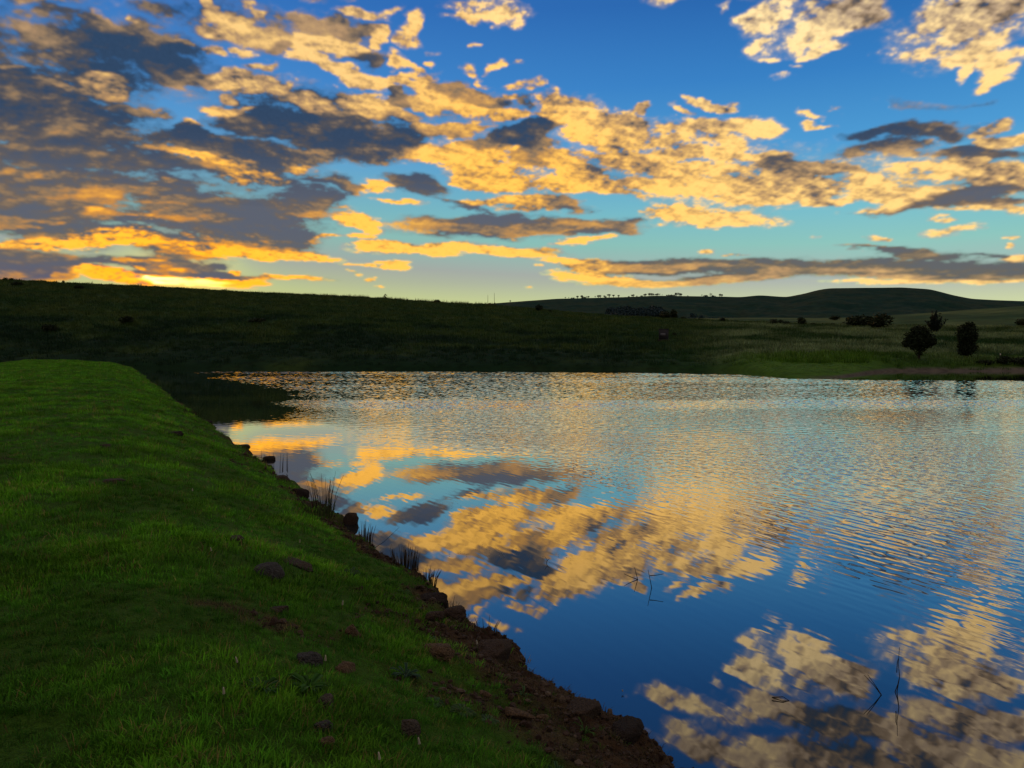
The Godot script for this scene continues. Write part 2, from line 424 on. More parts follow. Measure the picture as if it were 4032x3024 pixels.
	cloud(18.9, 12.8, 2.0, 0.55, 8, 0.75, 0.75)
	cloud(20.7, 11.0, 2.8, 0.46, 7, 0.90, 0.15)
	cloud(22.3, 10.1, 1.5, 0.33, 4, 0.85, 0.10)
	cloud(25.1, 10.8, 1.8, 0.74, 19, 0.95, 0.05)
	cloud(26.5, 10.0, 3.2, 0.59, 5, 0.85, 0.08)
	cloud(28.0, 13.9, 3.2, 0.62, 5, 0.95, 1.00)
	cloud(24.7, 14.0, 2.7, 0.43, 2, 0.75, 0.92)
	cloud(25.3, 13.1, 2.6, 0.43, 0, 0.60, 0.70)
	cloud(28.0, 15.6, 2.5, 0.30, 10, 0.40, 0.90)
	cloud(30.8, 15.1, 1.0, 0.13, 13, 0.35, 0.90)
	cloud(31.1, 12.3, 3.4, 0.39, 9, 0.75, 0.85)
	cloud(27.5, 11.8, 1.0, 0.37, 12, 0.85, 0.08)
	cloud(28.5, 11.3, 1.7, 0.37, 8, 0.85, 0.10)
	cloud(31.6, 11.2, 2.8, 0.69, 11, 0.85, 0.20)
	cloud(32.6, 10.3, 2.0, 0.55, 6, 0.90, 0.30)
	cloud(29.1, 9.6, 5.3, 0.35, -6, 1.00, 0.85)
	cloud(32.1, 9.3, 2.1, 0.34, 6, 0.80, 0.60)
	cloud(31.6, 8.8, 2.9, 0.31, 7, 0.75, 0.15)
	cloud(32.5, 12.8, 1.6, 0.41, 2, 0.85, 0.10)
	cloud(32.0, 13.6, 1.0, 0.41, -8, 0.65, 0.08)
	cloud(25.6, 9.4, 2.3, 0.27, -5, 0.95, 0.00)
	cloud(20.9, 15.6, 0.9, 0.17, 0, 0.70, 0.05)
	cloud(21.3, 15.1, 1.1, 0.20, 0, 0.75, 0.05)
	cloud(22.5, 15.8, 0.6, 0.11, 0, 0.60, 0.05)
	cloud(19.1, 18.2, 1.0, 0.26, -2, 0.22, 0.10)
	cloud(18.2, 22.0, 1.8, 0.65, 2, 0.85, 0.15)
	cloud(21.8, 20.9, 1.9, 0.97, -17, 1.00, 0.08)
	cloud(23.5, 21.6, 2.4, 1.06, -4, 0.85, 0.45)
	cloud(21.8, 19.6, 1.2, 0.30, -1, 0.85, 0.10)
	cloud(17.6, 20.7, 1.0, 0.31, -6, 0.70, 0.08)
	cloud(18.3, 19.6, 1.0, 0.25, 12, 0.60, 0.08)
	cloud(20.5, 19.1, 0.6, 0.14, 7, 0.60, 0.08)
	cloud(15.2, 22.8, 0.4, 0.22, -34, 0.45, 0.08)
	cloud(19.0, 22.6, 1.8, 0.43, -3, 0.60, 0.30)
	cloud(29.9, 20.5, 2.9, 0.86, -3, 0.95, 0.15)
	cloud(31.8, 20.6, 2.1, 0.74, 2, 0.80, 0.45)
	cloud(29.5, 19.7, 1.4, 0.57, -10, 0.95, 0.10)
	cloud(30.9, 18.5, 2.1, 0.77, -8, 0.90, 0.15)
	cloud(29.4, 18.1, 1.0, 0.29, 1, 0.80, 0.08)
	cloud(30.4, 17.3, 0.9, 0.53, -27, 0.70, 0.08)
	cloud(32.4, 17.4, 1.4, 0.77, -4, 0.90, 0.15)
	cloud(32.0, 16.0, 1.4, 0.37, 3, 0.85, 0.12)
	cloud(32.6, 16.6, 1.1, 0.39, 0, 0.70, 0.08)
	cloud(27.0, 18.6, 1.1, 0.24, -1, 0.30, 0.30)
	cloud(13.1, 24.6, 3.8, 0.80, -9, 0.70, 0.45)
	cloud(19.9, 24.3, 4.5, 1.19, -6, 0.90, 0.46)
	cloud(25.1, 24.3, 4.7, 1.25, -2, 0.90, 0.50)
	cloud(31.6, 22.8, 3.9, 1.20, 2, 0.95, 0.42)
	cloud(16.2, 27.1, 5.0, 1.15, -5, 0.90, 0.48)
	cloud(23.6, 26.7, 5.4, 1.20, 0, 0.90, 0.55)
	cloud(31.5, 25.3, 4.9, 1.38, 3, 0.90, 0.48)
	cloud(19.2, 29.4, 6.6, 1.18, 0, 0.80, 0.60)
	cloud(28.9, 28.4, 6.2, 1.33, 5, 0.90, 0.65)
	cloud(37.4, 18.3, 3.2, 1.44, 3, 0.90, 0.30)
	cloud(37.7, 21.7, 3.6, 1.36, 5, 0.90, 0.50)
	cloud(37.6, 12.1, 3.2, 1.02, 5, 0.80, 0.50)
	cloud(38.1, 9.0, 3.4, 0.78, 7, 0.90, 0.40)
	cloud(38.8, 4.7, 5.4, 0.58, 4, 0.95, 0.80)
	cloud(-16.6, 24.7, 5.0, 0.89, 2, 0.80, 0.50)
	cloud(-25.4, 23.5, 4.4, 1.01, -4, 0.90, 0.70)
	cloud(-31.9, 21.7, 4.1, 0.97, -6, 0.90, 0.60)
	cloud(-37.7, 18.0, 3.6, 0.96, -7, 0.90, 0.80)
	cloud(-37.8, 14.6, 3.8, 1.25, -5, 0.90, 0.80)
	cloud(-37.9, 11.1, 4.3, 1.29, -4, 0.90, 0.80)
	cloud(-39.0, 7.8, 5.0, 1.14, -4, 0.95, 0.80)
	cloud(-38.0, 5.3, 5.1, 0.91, -4, 0.95, 0.90)
	cloud(-8.6, 26.0, 4.0, 0.69, 7, 0.60, 0.40)
	cloud(-25.3, 26.4, 6.6, 1.19, -5, 0.80, 0.70)
	cloud(-13.4, 28.6, 6.3, 0.98, 2, 0.60, 0.60)
	cloud(-35.3, 24.6, 4.9, 1.34, -11, 0.80, 0.70)
	cloud(-29.0, 18.2, 8.6, 2.90, -3, 0.56, 0.95)
	cloud(-30.4, 13.2, 8.4, 3.03, -1, 0.55, 0.90)
	cloud(-28.9, 9.7, 8.6, 2.31, -2, 0.50, 0.85)
	cloud(-16.6, 21.5, 8.0, 1.66, 2, 0.44, 0.90)
	cloud(-13.6, 16.3, 8.3, 1.80, 4, 0.46, 0.85)
	cloud(-18.0, 11.4, 7.7, 1.85, 0, 0.34, 0.90)
	cloud(-3.6, 17.6, 5.1, 1.52, 7, 0.35, 0.60)
	cloud(2.5, 13.3, 5.4, 1.60, 7, 0.40, 0.25)
	cloud(12.6, 13.6, 8.4, 2.18, 7, 0.42, 0.20)
	cloud(15.2, 11.3, 8.2, 1.57, 5, 0.42, 0.20)
	cloud(27.5, 11.3, 7.0, 2.02, 8, 0.42, 0.40)
	cloud(29.9, 19.6, 5.1, 1.80, -2, 0.45, 0.20)
	cloud(21.1, 21.3, 4.7, 1.62, -9, 0.35, 0.30)
	cloud(-20.6, 19.7, 1.2, 0.39, -1, 0.70, 0.30)
	cloud(-17.3, 19.2, 1.2, 0.28, -2, 0.70, 0.30)
	cloud(-11.6, 17.6, 1.6, 0.36, 1, 0.70, 0.35)
	cloud(-16.1, 17.9, 1.1, 0.26, -1, 0.70, 0.15)
	cloud(-8.6, 16.6, 1.7, 0.37, 2, 0.70, 0.40)
	cloud(-13.6, 13.9, 1.9, 0.43, 1, 0.75, 0.50)
	cloud(-15.5, 12.5, 1.9, 0.31, 1, 0.70, 0.25)
	cloud(-18.0, 11.6, 2.2, 0.31, -1, 0.60, 0.20)
	cloud(-13.9, 11.8, 1.3, 0.31, 3, 0.70, 0.70)
	cloud(-21.0, 17.7, 1.2, 0.34, 0, 0.70, 0.50)
	cloud(-26.7, 15.6, 1.6, 0.39, 3, 0.75, 0.60)
	cloud(-28.3, 14.5, 1.3, 0.25, -1, 0.70, 0.25)
	cloud(-24.5, 15.6, 1.1, 0.28, -1, 0.60, 0.50)
	cloud(-31.9, 12.4, 2.2, 0.33, -3, 0.80, 0.60)
	cloud(-31.4, 11.0, 2.7, 0.28, -5, 0.70, 0.35)
	cloud(-24.8, 11.2, 1.4, 0.30, -3, 0.70, 0.30)
	cloud(-28.2, 17.6, 1.6, 0.32, -1, 0.70, 0.60)
	cloud(-30.2, 20.4, 1.8, 0.35, -5, 0.50, 0.80)
	cloud(-24.1, 21.4, 1.7, 0.37, -3, 0.50, 0.85)
	cloud(-8.6, 23.3, 1.0, 0.33, -23, 0.60, 0.40)
	cloud(-6.0, 19.4, 1.0, 0.30, 8, 0.70, 0.30)
	cloud(0.8, 18.6, 1.4, 0.30, 8, 0.60, 0.30)
	cloud(2.9, 16.7, 1.4, 0.37, 9, 0.80, 0.20)
	cloud(-3.6, 16.1, 2.4, 0.28, -1, 0.70, 0.40)
	cloud(1.8, 15.2, 1.7, 0.31, -8, 0.70, 0.50)
	cloud(9.9, 11.8, 2.6, 0.32, 5, 0.80, 0.20)
	cloud(8.3, 11.2, 2.0, 0.26, 4, 0.70, 0.15)
	cloud(12.6, 12.2, 2.3, 0.25, 5, 0.75, 0.25)
	cloud(15.1, 14.4, 1.6, 0.27, 7, 0.70, 0.15)
	cloud(17.9, 13.6, 1.5, 0.27, 7, 0.70, 0.30)
	cloud(19.5, 11.6, 2.1, 0.31, 6, 0.80, 0.25)
	cloud(23.3, 11.9, 1.7, 0.30, 7, 0.70, 0.40)
	cloud(-26.9, 4.9, 1.6, 0.24, 10, 0.95, -0.60)
	cloud(-28.5, 5.4, 1.1, 0.18, 5, 0.90, -0.30)
	cloud(-21.2, 4.9, 1.2, 0.13, 2, 0.80, -0.40)
	cloud(-23.0, 6.7, 3.2, 0.50, 5, 0.90, 0.60)
	cloud(-18.2, 7.0, 4.0, 0.45, 2, 0.90, 0.55)
	cloud(-27.2, 4.8, 2.4, 0.30, 12, 0.90, -0.35)
	cloud(-18.7, 4.7, 1.8, 0.26, 3, 0.90, -0.40)
	cloud(-25.2, 5.2, 2.0, 0.21, 4, 0.90, 0.70)
	cloud(-20.9, 5.1, 2.7, 0.19, 4, 0.90, 0.75)
	pass

# ------------------------------------------------------------------ helpers
func numbered(called: String) -> String:
	if not has_node(NodePath(called)):
		return called
	var i := 1
	while has_node(NodePath("%s_%03d" % [called, i])):
		i += 1
	return "%s_%03d" % [called, i]

func tag(o: Node, label: String, category: String, group := "") -> void:
	o.set_meta("label", label)
	o.set_meta("category", category)
	if group:
		o.set_meta("group", group)

func thing(called: String, label: String, category: String, at: Vector3, turn := 0.0, group := "") -> Node3D:
	var o := Node3D.new()
	o.name = numbered(called)
	add_child(o, true)
	o.position = at
	o.rotation.y = turn
	tag(o, label, category, group)
	return o

func obj(called: String, mesh: Mesh, m: Material, parent: Node = self) -> MeshInstance3D:
	var o := MeshInstance3D.new()
	o.name = numbered(called) if parent == self else called
	o.mesh = mesh
	o.material_override = m
	parent.add_child(o, true)
	return o

func struct(called: String, mesh: Mesh, m: Material) -> MeshInstance3D:
	var o := obj(called, mesh, m)
	o.set_meta("kind", "structure")
	return o

func mat(c: Color, rough := 0.9, spec := 0.3) -> StandardMaterial3D:
	var m := StandardMaterial3D.new()
	m.albedo_color = c.linear_to_srgb()
	m.roughness = rough
	m.metallic_specular = spec
	return m

func noise_tex(freq: float, size: int, seed_: int, cols: Array, octaves := 5) -> NoiseTexture2D:
	var t := NoiseTexture2D.new()
	t.width = size
	t.height = size
	t.seamless = true
	var n := FastNoiseLite.new()
	n.noise_type = FastNoiseLite.TYPE_SIMPLEX_SMOOTH
	n.frequency = freq
	n.fractal_octaves = octaves
	n.seed = seed_
	t.noise = n
	if cols.size() > 0:
		var g := Gradient.new()
		g.set_color(0, cols[0].linear_to_srgb())
		g.set_color(1, cols[cols.size() - 1].linear_to_srgb())
		for i in range(1, cols.size() - 1):
			g.add_point(float(i) / (cols.size() - 1), cols[i].linear_to_srgb())
		t.color_ramp = g
	return t

func surface(v: PackedVector3Array, nrm: PackedVector3Array, idx: PackedInt32Array, col := PackedColorArray()) -> ArrayMesh:
	var a := []
	a.resize(Mesh.ARRAY_MAX)
	a[Mesh.ARRAY_VERTEX] = v
	a[Mesh.ARRAY_NORMAL] = nrm
	a[Mesh.ARRAY_INDEX] = idx
	if col.size():
		a[Mesh.ARRAY_COLOR] = col
	var m := ArrayMesh.new()
	m.add_surface_from_arrays(Mesh.PRIMITIVE_TRIANGLES, a)
	return m

# a sheet of rows x cols points; normals from its neighbours. Rows run away from the camera, columns to the right.
func sheet(v: PackedVector3Array, rows: int, cols: int, col := PackedColorArray()) -> ArrayMesh:
	var nrm := PackedVector3Array()
	nrm.resize(v.size())
	var idx := PackedInt32Array()
	idx.resize((rows - 1) * (cols - 1) * 6)
	var k := 0
	for i in rows:
		var up := mini(i + 1, rows - 1) * cols
		var dn := maxi(i - 1, 0) * cols
		for j in cols:
			var dx := v[i * cols + mini(j + 1, cols - 1)] - v[i * cols + maxi(j - 1, 0)]
			var dz := v[up + j] - v[dn + j]
			nrm[i * cols + j] = dx.cross(dz).normalized()
			if i < rows - 1 and j < cols - 1:
				var o := i * cols + j
				idx[k] = o
				idx[k + 1] = o + cols
				idx[k + 2] = o + 1
				idx[k + 3] = o + 1
				idx[k + 4] = o + cols
				idx[k + 5] = o + cols + 1
				k += 6
	return surface(v, nrm, idx, col)

func interp(xs: PackedFloat32Array, ys: PackedFloat32Array, x: float) -> float:
	var n := xs.size()
	if x <= xs[0]:
		return ys[0]
	for i in range(1, n):
		if x <= xs[i]:
			return lerpf(ys[i - 1], ys[i], (x - xs[i - 1]) / (xs[i] - xs[i - 1]))
	return ys[n - 1]

func tri(st: SurfaceTool, a: Vector3, b: Vector3, c: Vector3, col := Color.WHITE) -> void:
	st.set_color(col)
	st.add_vertex(a)
	st.add_vertex(b)
	st.add_vertex(c)

func tube(st: SurfaceTool, pts: Array, r0: float, r1: float, sides := 5, col := Color.WHITE) -> void:
	var rings := []
	for i in pts.size():
		var d: Vector3 = (pts[mini(i + 1, pts.size() - 1)] - pts[maxi(i - 1, 0)]).normalized()
		var a := d.cross(Vector3(0.31, 0.17, 0.93)).normalized()
		var b := d.cross(a)
		var r := lerpf(r0, r1, float(i) / (pts.size() - 1))
		var ring := []
		for k in sides:
			var t := TAU * k / sides
			ring.append(pts[i] + (a * cos(t) + b * sin(t)) * r)
		rings.append(ring)
	for i in pts.size() - 1:
		for k in sides:
			var k2 := (k + 1) % sides
			tri(st, rings[i][k], rings[i + 1][k], rings[i][k2], col)
			tri(st, rings[i][k2], rings[i + 1][k], rings[i + 1][k2], col)
	var tip: Vector3 = pts[pts.size() - 1]
	for k in sides:
		tri(st, rings[-1][k], tip, rings[-1][(k + 1) % sides], col)

func start() -> SurfaceTool:
	var st := SurfaceTool.new()
	st.begin(Mesh.PRIMITIVE_TRIANGLES)
	return st

func done(st: SurfaceTool, smooth := false) -> ArrayMesh:
	if smooth:
		st.index()
	st.generate_normals()
	return st.commit()

func box(st: SurfaceTool, c: Vector3, s: Vector3, col := Color.WHITE) -> void:
	var h := s * 0.5
	var p := []
	for i in 8:
		p.append(c + Vector3(h.x if i & 1 else -h.x, h.y if i & 2 else -h.y, h.z if i & 4 else -h.z))
	for f in [[0, 2, 3, 1], [5, 7, 6, 4], [4, 6, 2, 0], [1, 3, 7, 5], [2, 6, 7, 3], [4, 0, 1, 5]]:
		tri(st, p[f[0]], p[f[2]], p[f[1]], col)
		tri(st, p[f[0]], p[f[3]], p[f[2]], col)

# ------------------------------------------------------------------ terrain
var n_ground := FastNoiseLite.new()
var n_hill := FastNoiseLite.new()

const AX := -0.4648     # the embankment's direction on the ground (x, f)
const AF := 0.8854
const SHORE := 3.055    # distance of the water's edge from the embankment's axis

func su(x: float, f: float) -> Vector2:
	return Vector2(AX * x + AF * f, AF * x - AX * f)

func xf(s: float, u: float) -> Vector2:
	return Vector2(AX * s + AF * u, AF * s - AX * u)

func bank_smooth(u: float) -> float:
	if u < -11.0:
		return maxf(1.1 - 0.33 * (-11.0 - u), -3.4)
	if u < -2.0:
		return 1.1
	if u < 0.2:
		return 1.1 - 0.05 * pow((u + 2.0) / 2.2, 2.0)
	if u < 2.86:
		return 0.13 + 0.92 * (1.0 - pow((u - 0.2) / 2.66, 1.22))
	if u < 3.16:
		return 0.13 - 0.27 * smoothstep(2.86, 3.16, u)
	return maxf(-0.14 - 0.5 * (u - 3.16), -1.6)

func bank(s: float, u: float) -> float:
	var shift := 0.26 * n_ground.get_noise_2d(s * 5.0, 40.0) * smoothstep(1.5, 3.0, u) + 0.16 * n_ground.get_noise_2d(s * 22.0, u * 8.0) * smoothstep(2.0, 3.0, u)
	var h := bank_smooth(u + shift)
	h -= 0.3 * smoothstep(96.0, 128.0, s) * smoothstep(-6.0, 1.0, u + 3.0 * n_ground.get_noise_2d(s * 0.7, 3.0)) * smoothstep(3.0, 1.5, u)
	h += 0.05 * n_ground.get_noise_2d(s * 0.9 + 20.0, u * 0.9) * smoothstep(30.0, 70.0, s)
	h += 0.05 * n_ground.get_noise_2d(s * 3.0, u * 3.0) + 0.022 * n_ground.get_noise_2d(s * 14.0 + 50.0, u * 14.0)
	h += 0.05 * n_ground.get_noise_2d(s * 38.0, u * 38.0) * smoothstep(1.0, 2.4, u) * smoothstep(3.5, 2.9, u)
	return h

func on_bank(s: float, u: float, up := 0.0) -> Vector3:
	var p := xf(s, u)
	return Vector3(p.x, bank(s, u) + up, -p.y)

# how bare the soil is, 0..1
func bare(s: float, u: float) -> float:
	var n := n_ground.get_noise_2d(s * 6.0 + 300.0, u * 6.0)
	var n2 := n_ground.get_noise_2d(s * 1.6 + 90.0, u * 1.6)
	var near := smoothstep(9.0, 4.6, s)
	var edge := smoothstep(lerpf(2.65, 1.60, near), lerpf(3.1, 2.5, near), u + 0.9 * n + 0.35 * n2)
	var patch := smoothstep(0.56, 0.80, n + 0.55 * n2 + 0.10 * smoothstep(0.0, 1.5, u))
	return clampf(maxf(edge, patch * 0.8), 0.0, 1.0)

# far side: everything is given along rays t = x / f
var t_shore := PackedFloat32Array([-2.0, -0.66, -0.485, -0.38, -0.06, 0.12, 0.24, 0.30, 0.335, 0.37, 0.42, 0.45, 0.475, 0.50, 0.66, 1.2])
var f_shore := PackedFloat32Array([112.0, 113.0, 115.0, 109.0, 107.0, 107.0, 105.0, 100.0, 80.0, 71.0, 72.0, 82.0, 93.0, 96.0, 97.0, 95.0])
var t_ridge := PackedFloat32Array([-1.082, -0.902, -0.663, -0.543, -0.423, -0.304, -0.166, -0.064, -0.028, 0.056, 0.117, 0.237, 0.357, 0.477, 0.665, 1.078])
var e_ridge := PackedFloat32Array([0.1089, 0.1012, 0.0922, 0.0869, 0.0809, 0.0743, 0.0678, 0.0612, 0.0595, 0.0516, 0.0462, 0.0402, 0.036, 0.033, 0.0306, 0.027])
var f_ridge := PackedFloat32Array([250.0, 260.0, 270.0, 275.0, 280.0, 285.0, 292.0, 300.0, 300.0, 285.0, 270.0, 245.0, 228.0, 210.0, 192.0, 185.0])
var t_mid := PackedFloat32Array([-1.2, -0.124, 0.117, 0.237, 0.327, 0.417, 0.477, 0.537, 0.664, 1.076])
var e_mid := PackedFloat32Array([0.03, 0.0342, 0.039, 0.0405, 0.041, 0.0405, 0.0425, 0.0462, 0.0558, 0.0701])
var t_far := PackedFloat32Array([-1.205, -0.124, -0.034, 0.014, 0.056, 0.146, 0.188, 0.272, 0.296, 0.32, 0.356, 0.38, 0.395, 0.41, 0.446, 0.506, 0.542, 0.554, 0.572, 0.596, 0.627, 0.664, 1.076])
var e_far := PackedFloat32Array([0.0402, 0.057, 0.0606, 0.0642, 0.0672, 0.0695, 0.0713, 0.0701, 0.0695, 0.0719, 0.0695, 0.0743, 0.0785, 0.0809, 0.0815, 0.0821, 0.0797, 0.0767, 0.0719, 0.0672, 0.0654, 0.0642, 0.0701])
const F_MID := 520.0
const F_FAR := 1900.0

func even(xs: PackedFloat32Array, ys: PackedFloat32Array, t: float, w: float) -> float:
	return (interp(xs, ys, t - w) + interp(xs, ys, t - w * 0.5) + interp(xs, ys, t) * 2.0 + interp(xs, ys, t + w * 0.5) + interp(xs, ys, t + w)) / 6.0

func shore_f(t: float) -> float:
	return even(t_shore, f_shore, t, 0.015) + 2.0 * n_hill.get_noise_2d(t * 260.0, 7.0)

func ridge_f(t: float) -> float:
	return even(t_ridge, f_ridge, t, 0.05)

func ridge_h(t: float) -> float:
	return EYE + ridge_f(t) * even(t_ridge, e_ridge, t, 0.02) - 0.35

func hill(t: float, f: float) -> float:
	var fs := shore_f(t)
	var fr := ridge_f(t)
	var hr := ridge_h(t)
	var x := t * f
	if f < fs:
		return maxf(-0.35 * (fs - f), -4.0)
	if f > fr:
		return maxf(hr - 0.00012 * (f - fr) * (f - fr) * 8.0 - 0.03 * (f - fr), -2.0)
	var s := (f - fs) / (fr - fs)
	var edge := 0.75 * (1.0 - exp(-(f - fs) / 2.0))
	if t > 0.3 and t < 0.49 and f < 98.0:
		edge *= lerpf(0.45, 1.0, clampf((f - 74.0) / 24.0, 0.0, 1.0))
	var fade := smoothstep(0.0, 12.0, f - fs) * (1.0 - 0.7 * s)
	var b := 0.9 * n_hill.get_noise_2d(x * 1.2, f * 1.2) + 0.45 * n_hill.get_noise_2d(x * 4.0, f * 4.0) + 0.18 * n_hill.get_noise_2d(x * 14.0, f * 14.0)
	var rise := s
	if t > 0.24:
		# on the right the shore flat comes first, then the slope
		var s2 := clampf((f - maxf(fs, 97.0)) / (fr - maxf(fs, 97.0)), 0.0, 1.0)
		rise = lerpf(s, s2, smoothstep(0.24, 0.34, t))
	return edge + (hr - 0.75) * rise + b * fade

func on_hill(t: float, f: float, up := 0.0) -> Vector3:
	return Vector3(t * f, hill(t, f) + up, -f)

func far_h(t: float, f: float) -> float:
	var fr := ridge_f(t)
	var hm := EYE + F_MID * even(t_mid, e_mid, t, 0.04)
	var hf := EYE + F_FAR * even(t_far, e_far, t, 0.006)
	var x := t * f
	var n := n_hill.get_noise_2d(x * 0.25, f * 0.25)
	if f < fr:
		return -3.0
	if f < F_MID:
		var s := (f - fr) / (F_MID - fr)
		var low := ridge_h(t) - 5.0
		var k := s * s * (3.0 - 2.0 * s)
		return lerpf(low, hm, k) + 1.6 * n * (1.0 - absf(2.0 * s - 1.0))
	if f < 800.0:
		return hm + (f - F_MID) * 0.010 + 2.0 * n * minf(1.0, (f - F_MID) / 60.0)
	if f < F_FAR:
		var s := (f - 800.0) / (F_FAR - 800.0)
		var base := hm + 2.8
		return base + (hf - base) * pow(s, 1.35) + 9.0 * n * sin(PI * s) + 5.0 * n_hill.get_noise_2d(x * 0.9, f * 0.5) * sin(PI * s)
	return maxf(hf - (f - F_FAR) * 0.06, -5.0)

# ------------------------------------------------------------------ water
var wave_k := PackedFloat32Array()
var wave_d := PackedFloat32Array()

func setup_waves() -> void:
	# fine ripples run out from the embankment; broader ones roll in from the open water
	var r := RandomNumberGenerator.new()
	r.seed = 5
	for i in 6:
		var lam: float = [0.115, 0.14, 0.17, 0.21, 0.26, 0.13][i]
		var a: float = deg_to_rad([22.0, 30.0, 12.0, 38.0, 20.0, -8.0][i])
		wave_k.append_array([TAU / lam * cos(a), TAU / lam * sin(a), r.randf() * TAU])
	for i in 7:
		var lam: float = [0.15, 0.18, 0.22, 0.27, 0.34, 0.20, 0.52][i]
		var a: float = deg_to_rad([78.0, 104.0, 60.0, 92.0, 122.0, 84.0, 70.0][i])
		wave_k.append_array([TAU / lam * cos(a), TAU / lam * sin(a), r.randf() * TAU])

func wind(x: float, f: float) -> float:
	# calm in the lee of the embankment and close under the far bank
	var p := su(x, f).y - SHORE
	var n := n_ground.get_noise_2d(x * 0.55 + 500.0, f * 0.35)
	var n2 := n_ground.get_noise_2d(x * 2.2, f * 1.2 + 90.0)
	var a := smoothstep(3.6, 8.2, p + 2.4 * n + 0.9 * n2)
	var t := x / maxf(f, 1.0)
	var lim := interp(PackedFloat32Array([-0.45, -0.37, -0.1, 0.15, 0.3, 0.36, 0.45, 0.7, 1.2]), PackedFloat32Array([88.0, 95.0, 94.0, 90.0, 82.0, 71.0, 68.0, 65.0, 62.0]), t)
	return a * (1.0 - smoothstep(lim - 1.5, lim + 2.0, f + 2.0 * n2))

func make_water() -> ArrayMesh:
	setup_waves()
	var fs := PackedFloat32Array()
	var f := -12.0
	while f < 3.2:
		fs.append(f)
		f += 0.5
	f = 3.2
	while f < 119.0:
		fs.append(f)
		f += 0.026 if f < 12.0 else (0.038 if f < 24.0 else (0.06 if f < 40.0 else 0.105))
	var cols := 520
	var chop := RandomNumberGenerator.new()
	chop.seed = 21
	var v := PackedVector3Array()
	var nrm := PackedVector3Array()
	v.resize(fs.size() * cols)
	nrm.resize(fs.size() * cols)
	var o := 0
	for i in fs.size():
		f = fs[i]
		var xl := maxf(3.45 - 0.525 * f - 0.7, -66.0)
		var xr := 0.80 * maxf(f, 0.0) + 8.0
		var fine := (1.0 - 0.75 * smoothstep(14.0, 30.0, f)) * lerpf(0.5, 1.0, smoothstep(5.5, 10.0, f))
		var coarse := smoothstep(8.0, 26.0, f)
		var calm_far := 1.0 - 0.85 * smoothstep(28.0, 44.0, f)
		for j in cols:
			var q := float(j) / (cols - 1)
			var x := lerpf(xl, xr, q)
			var w := wind(x, f)
			var h := 0.0
			var hx := 0.0
			var hf := 0.0
			var m := 0.06 + 0.94 * w * clampf(0.9 + 0.9 * n_ground.get_noise_2d(x * 0.22 + 31.0, f * 0.55), lerpf(0.45, 0.85, smoothstep(25.0, 50.0, f)), 1.25)
			var ph := 2.2 * n_ground.get_noise_2d(x * 2.0, f * 2.0 + 700.0)
			var ph2 := 2.6 * n_ground.get_noise_2d(x * 0.8 + 77.0, f * 1.2)
			if f > 3.0:
				for k in 13:
					var small := k < 6
					var amp: float = (fine * 0.024 if small else coarse * 0.017 * calm_far + 0.002) * m
					if amp < 0.0006:
						continue
					var kx := wave_k[k * 3]
					var kf := wave_k[k * 3 + 1]
					var kl := sqrt(kx * kx + kf * kf)
					var a := kx * x + kf * f + wave_k[k * 3 + 2] + (ph * (1.0 + 0.2 * k) if small else ph2 * (1.0 + 0.15 * k))
					amp /= kl
					h += amp * sin(a)
					var c := amp * cos(a)
					hx += c * kx
					hf += c * kf
			if f > 24.0:
				h += chop.randfn() * 0.0044 * m * smoothstep(24.0, 38.0, f)
			v[o] = Vector3(x, h, -f)
			nrm[o] = Vector3(-hx, 1.0, hf).normalized()
			o += 1
	var idx := PackedInt32Array()
	idx.resize((fs.size() - 1) * (cols - 1) * 6)
	var k := 0
	for i in fs.size() - 1:
		for j in cols - 1:
			var b := i * cols + j
			idx[k] = b
			idx[k + 1] = b + cols
			idx[k + 2] = b + 1
			idx[k + 3] = b + 1
			idx[k + 4] = b + cols
			idx[k + 5] = b + cols + 1
			k += 6
	# beyond the first metres the normals follow the sheet itself
	for i in range(1, fs.size() - 1):
		if fs[i] < 24.0:
			continue
		for j in range(1, cols - 1):
			var b := i * cols + j
			nrm[b] = (v[b + 1] - v[b - 1]).cross(v[b + cols] - v[b - cols]).normalized()
	return surface(v, nrm, idx)

# ------------------------------------------------------------------ plants and stones
func tuft_mesh(n: int, spread: float, tall: float, wide: float, lean: float, seed_: int) -> ArrayMesh:
	var r := RandomNumberGenerator.new()
	r.seed = seed_
	var st := start()
	for i in n:
		var a := r.randf() * TAU
		var base := Vector3(cos(a), 0, sin(a)) * spread * sqrt(r.randf())
		var d := Vector3(cos(a + r.randf_range(-1.2, 1.2)), 0, sin(a + r.randf_range(-1.2, 1.2)))
		var h := tall * r.randf_range(0.55, 1.15)
		var l := lean * r.randf_range(0.2, 1.3) * h
		var side := Vector3(-d.z, 0, d.x) * wide * 0.5
		var mid := base + Vector3(0, h * 0.6, 0) + d * l * 0.4
		var tip := base + Vector3(0, h * r.randf_range(0.85, 1.0), 0) + d * l
		base.y = -0.012
		var g := r.randf_range(0.75, 1.25)
		var c := Color(g * r.randf_range(0.9, 1.2), g, g * r.randf_range(0.8, 1.1))
		tri(st, base - side, mid - side * 0.8, base + side, c)
		tri(st, base + side, mid - side * 0.8, mid + side * 0.8, c)
		tri(st, mid - side * 0.8, tip, mid + side * 0.8, c)
	return done(st)

func scatter(called: String, label: String, mesh: Mesh, m: Material, where: Array, cols: PackedColorArray) -> void:
	var mm := MultiMesh.new()
	mm.transform_format = MultiMesh.TRANSFORM_3D
	mm.use_colors = true
	mm.mesh = mesh
	mm.instance_count = where.size()
	for i in where.size():
		mm.set_instance_transform(i, where[i])
		mm.set_instance_color(i, cols[i])
	var o := MultiMeshInstance3D.new()
	o.name = numbered(called)
	o.multimesh = mm
	o.material_override = m
	add_child(o, true)
	tag(o, label, "grass")
	o.set_meta("kind", "stuff")

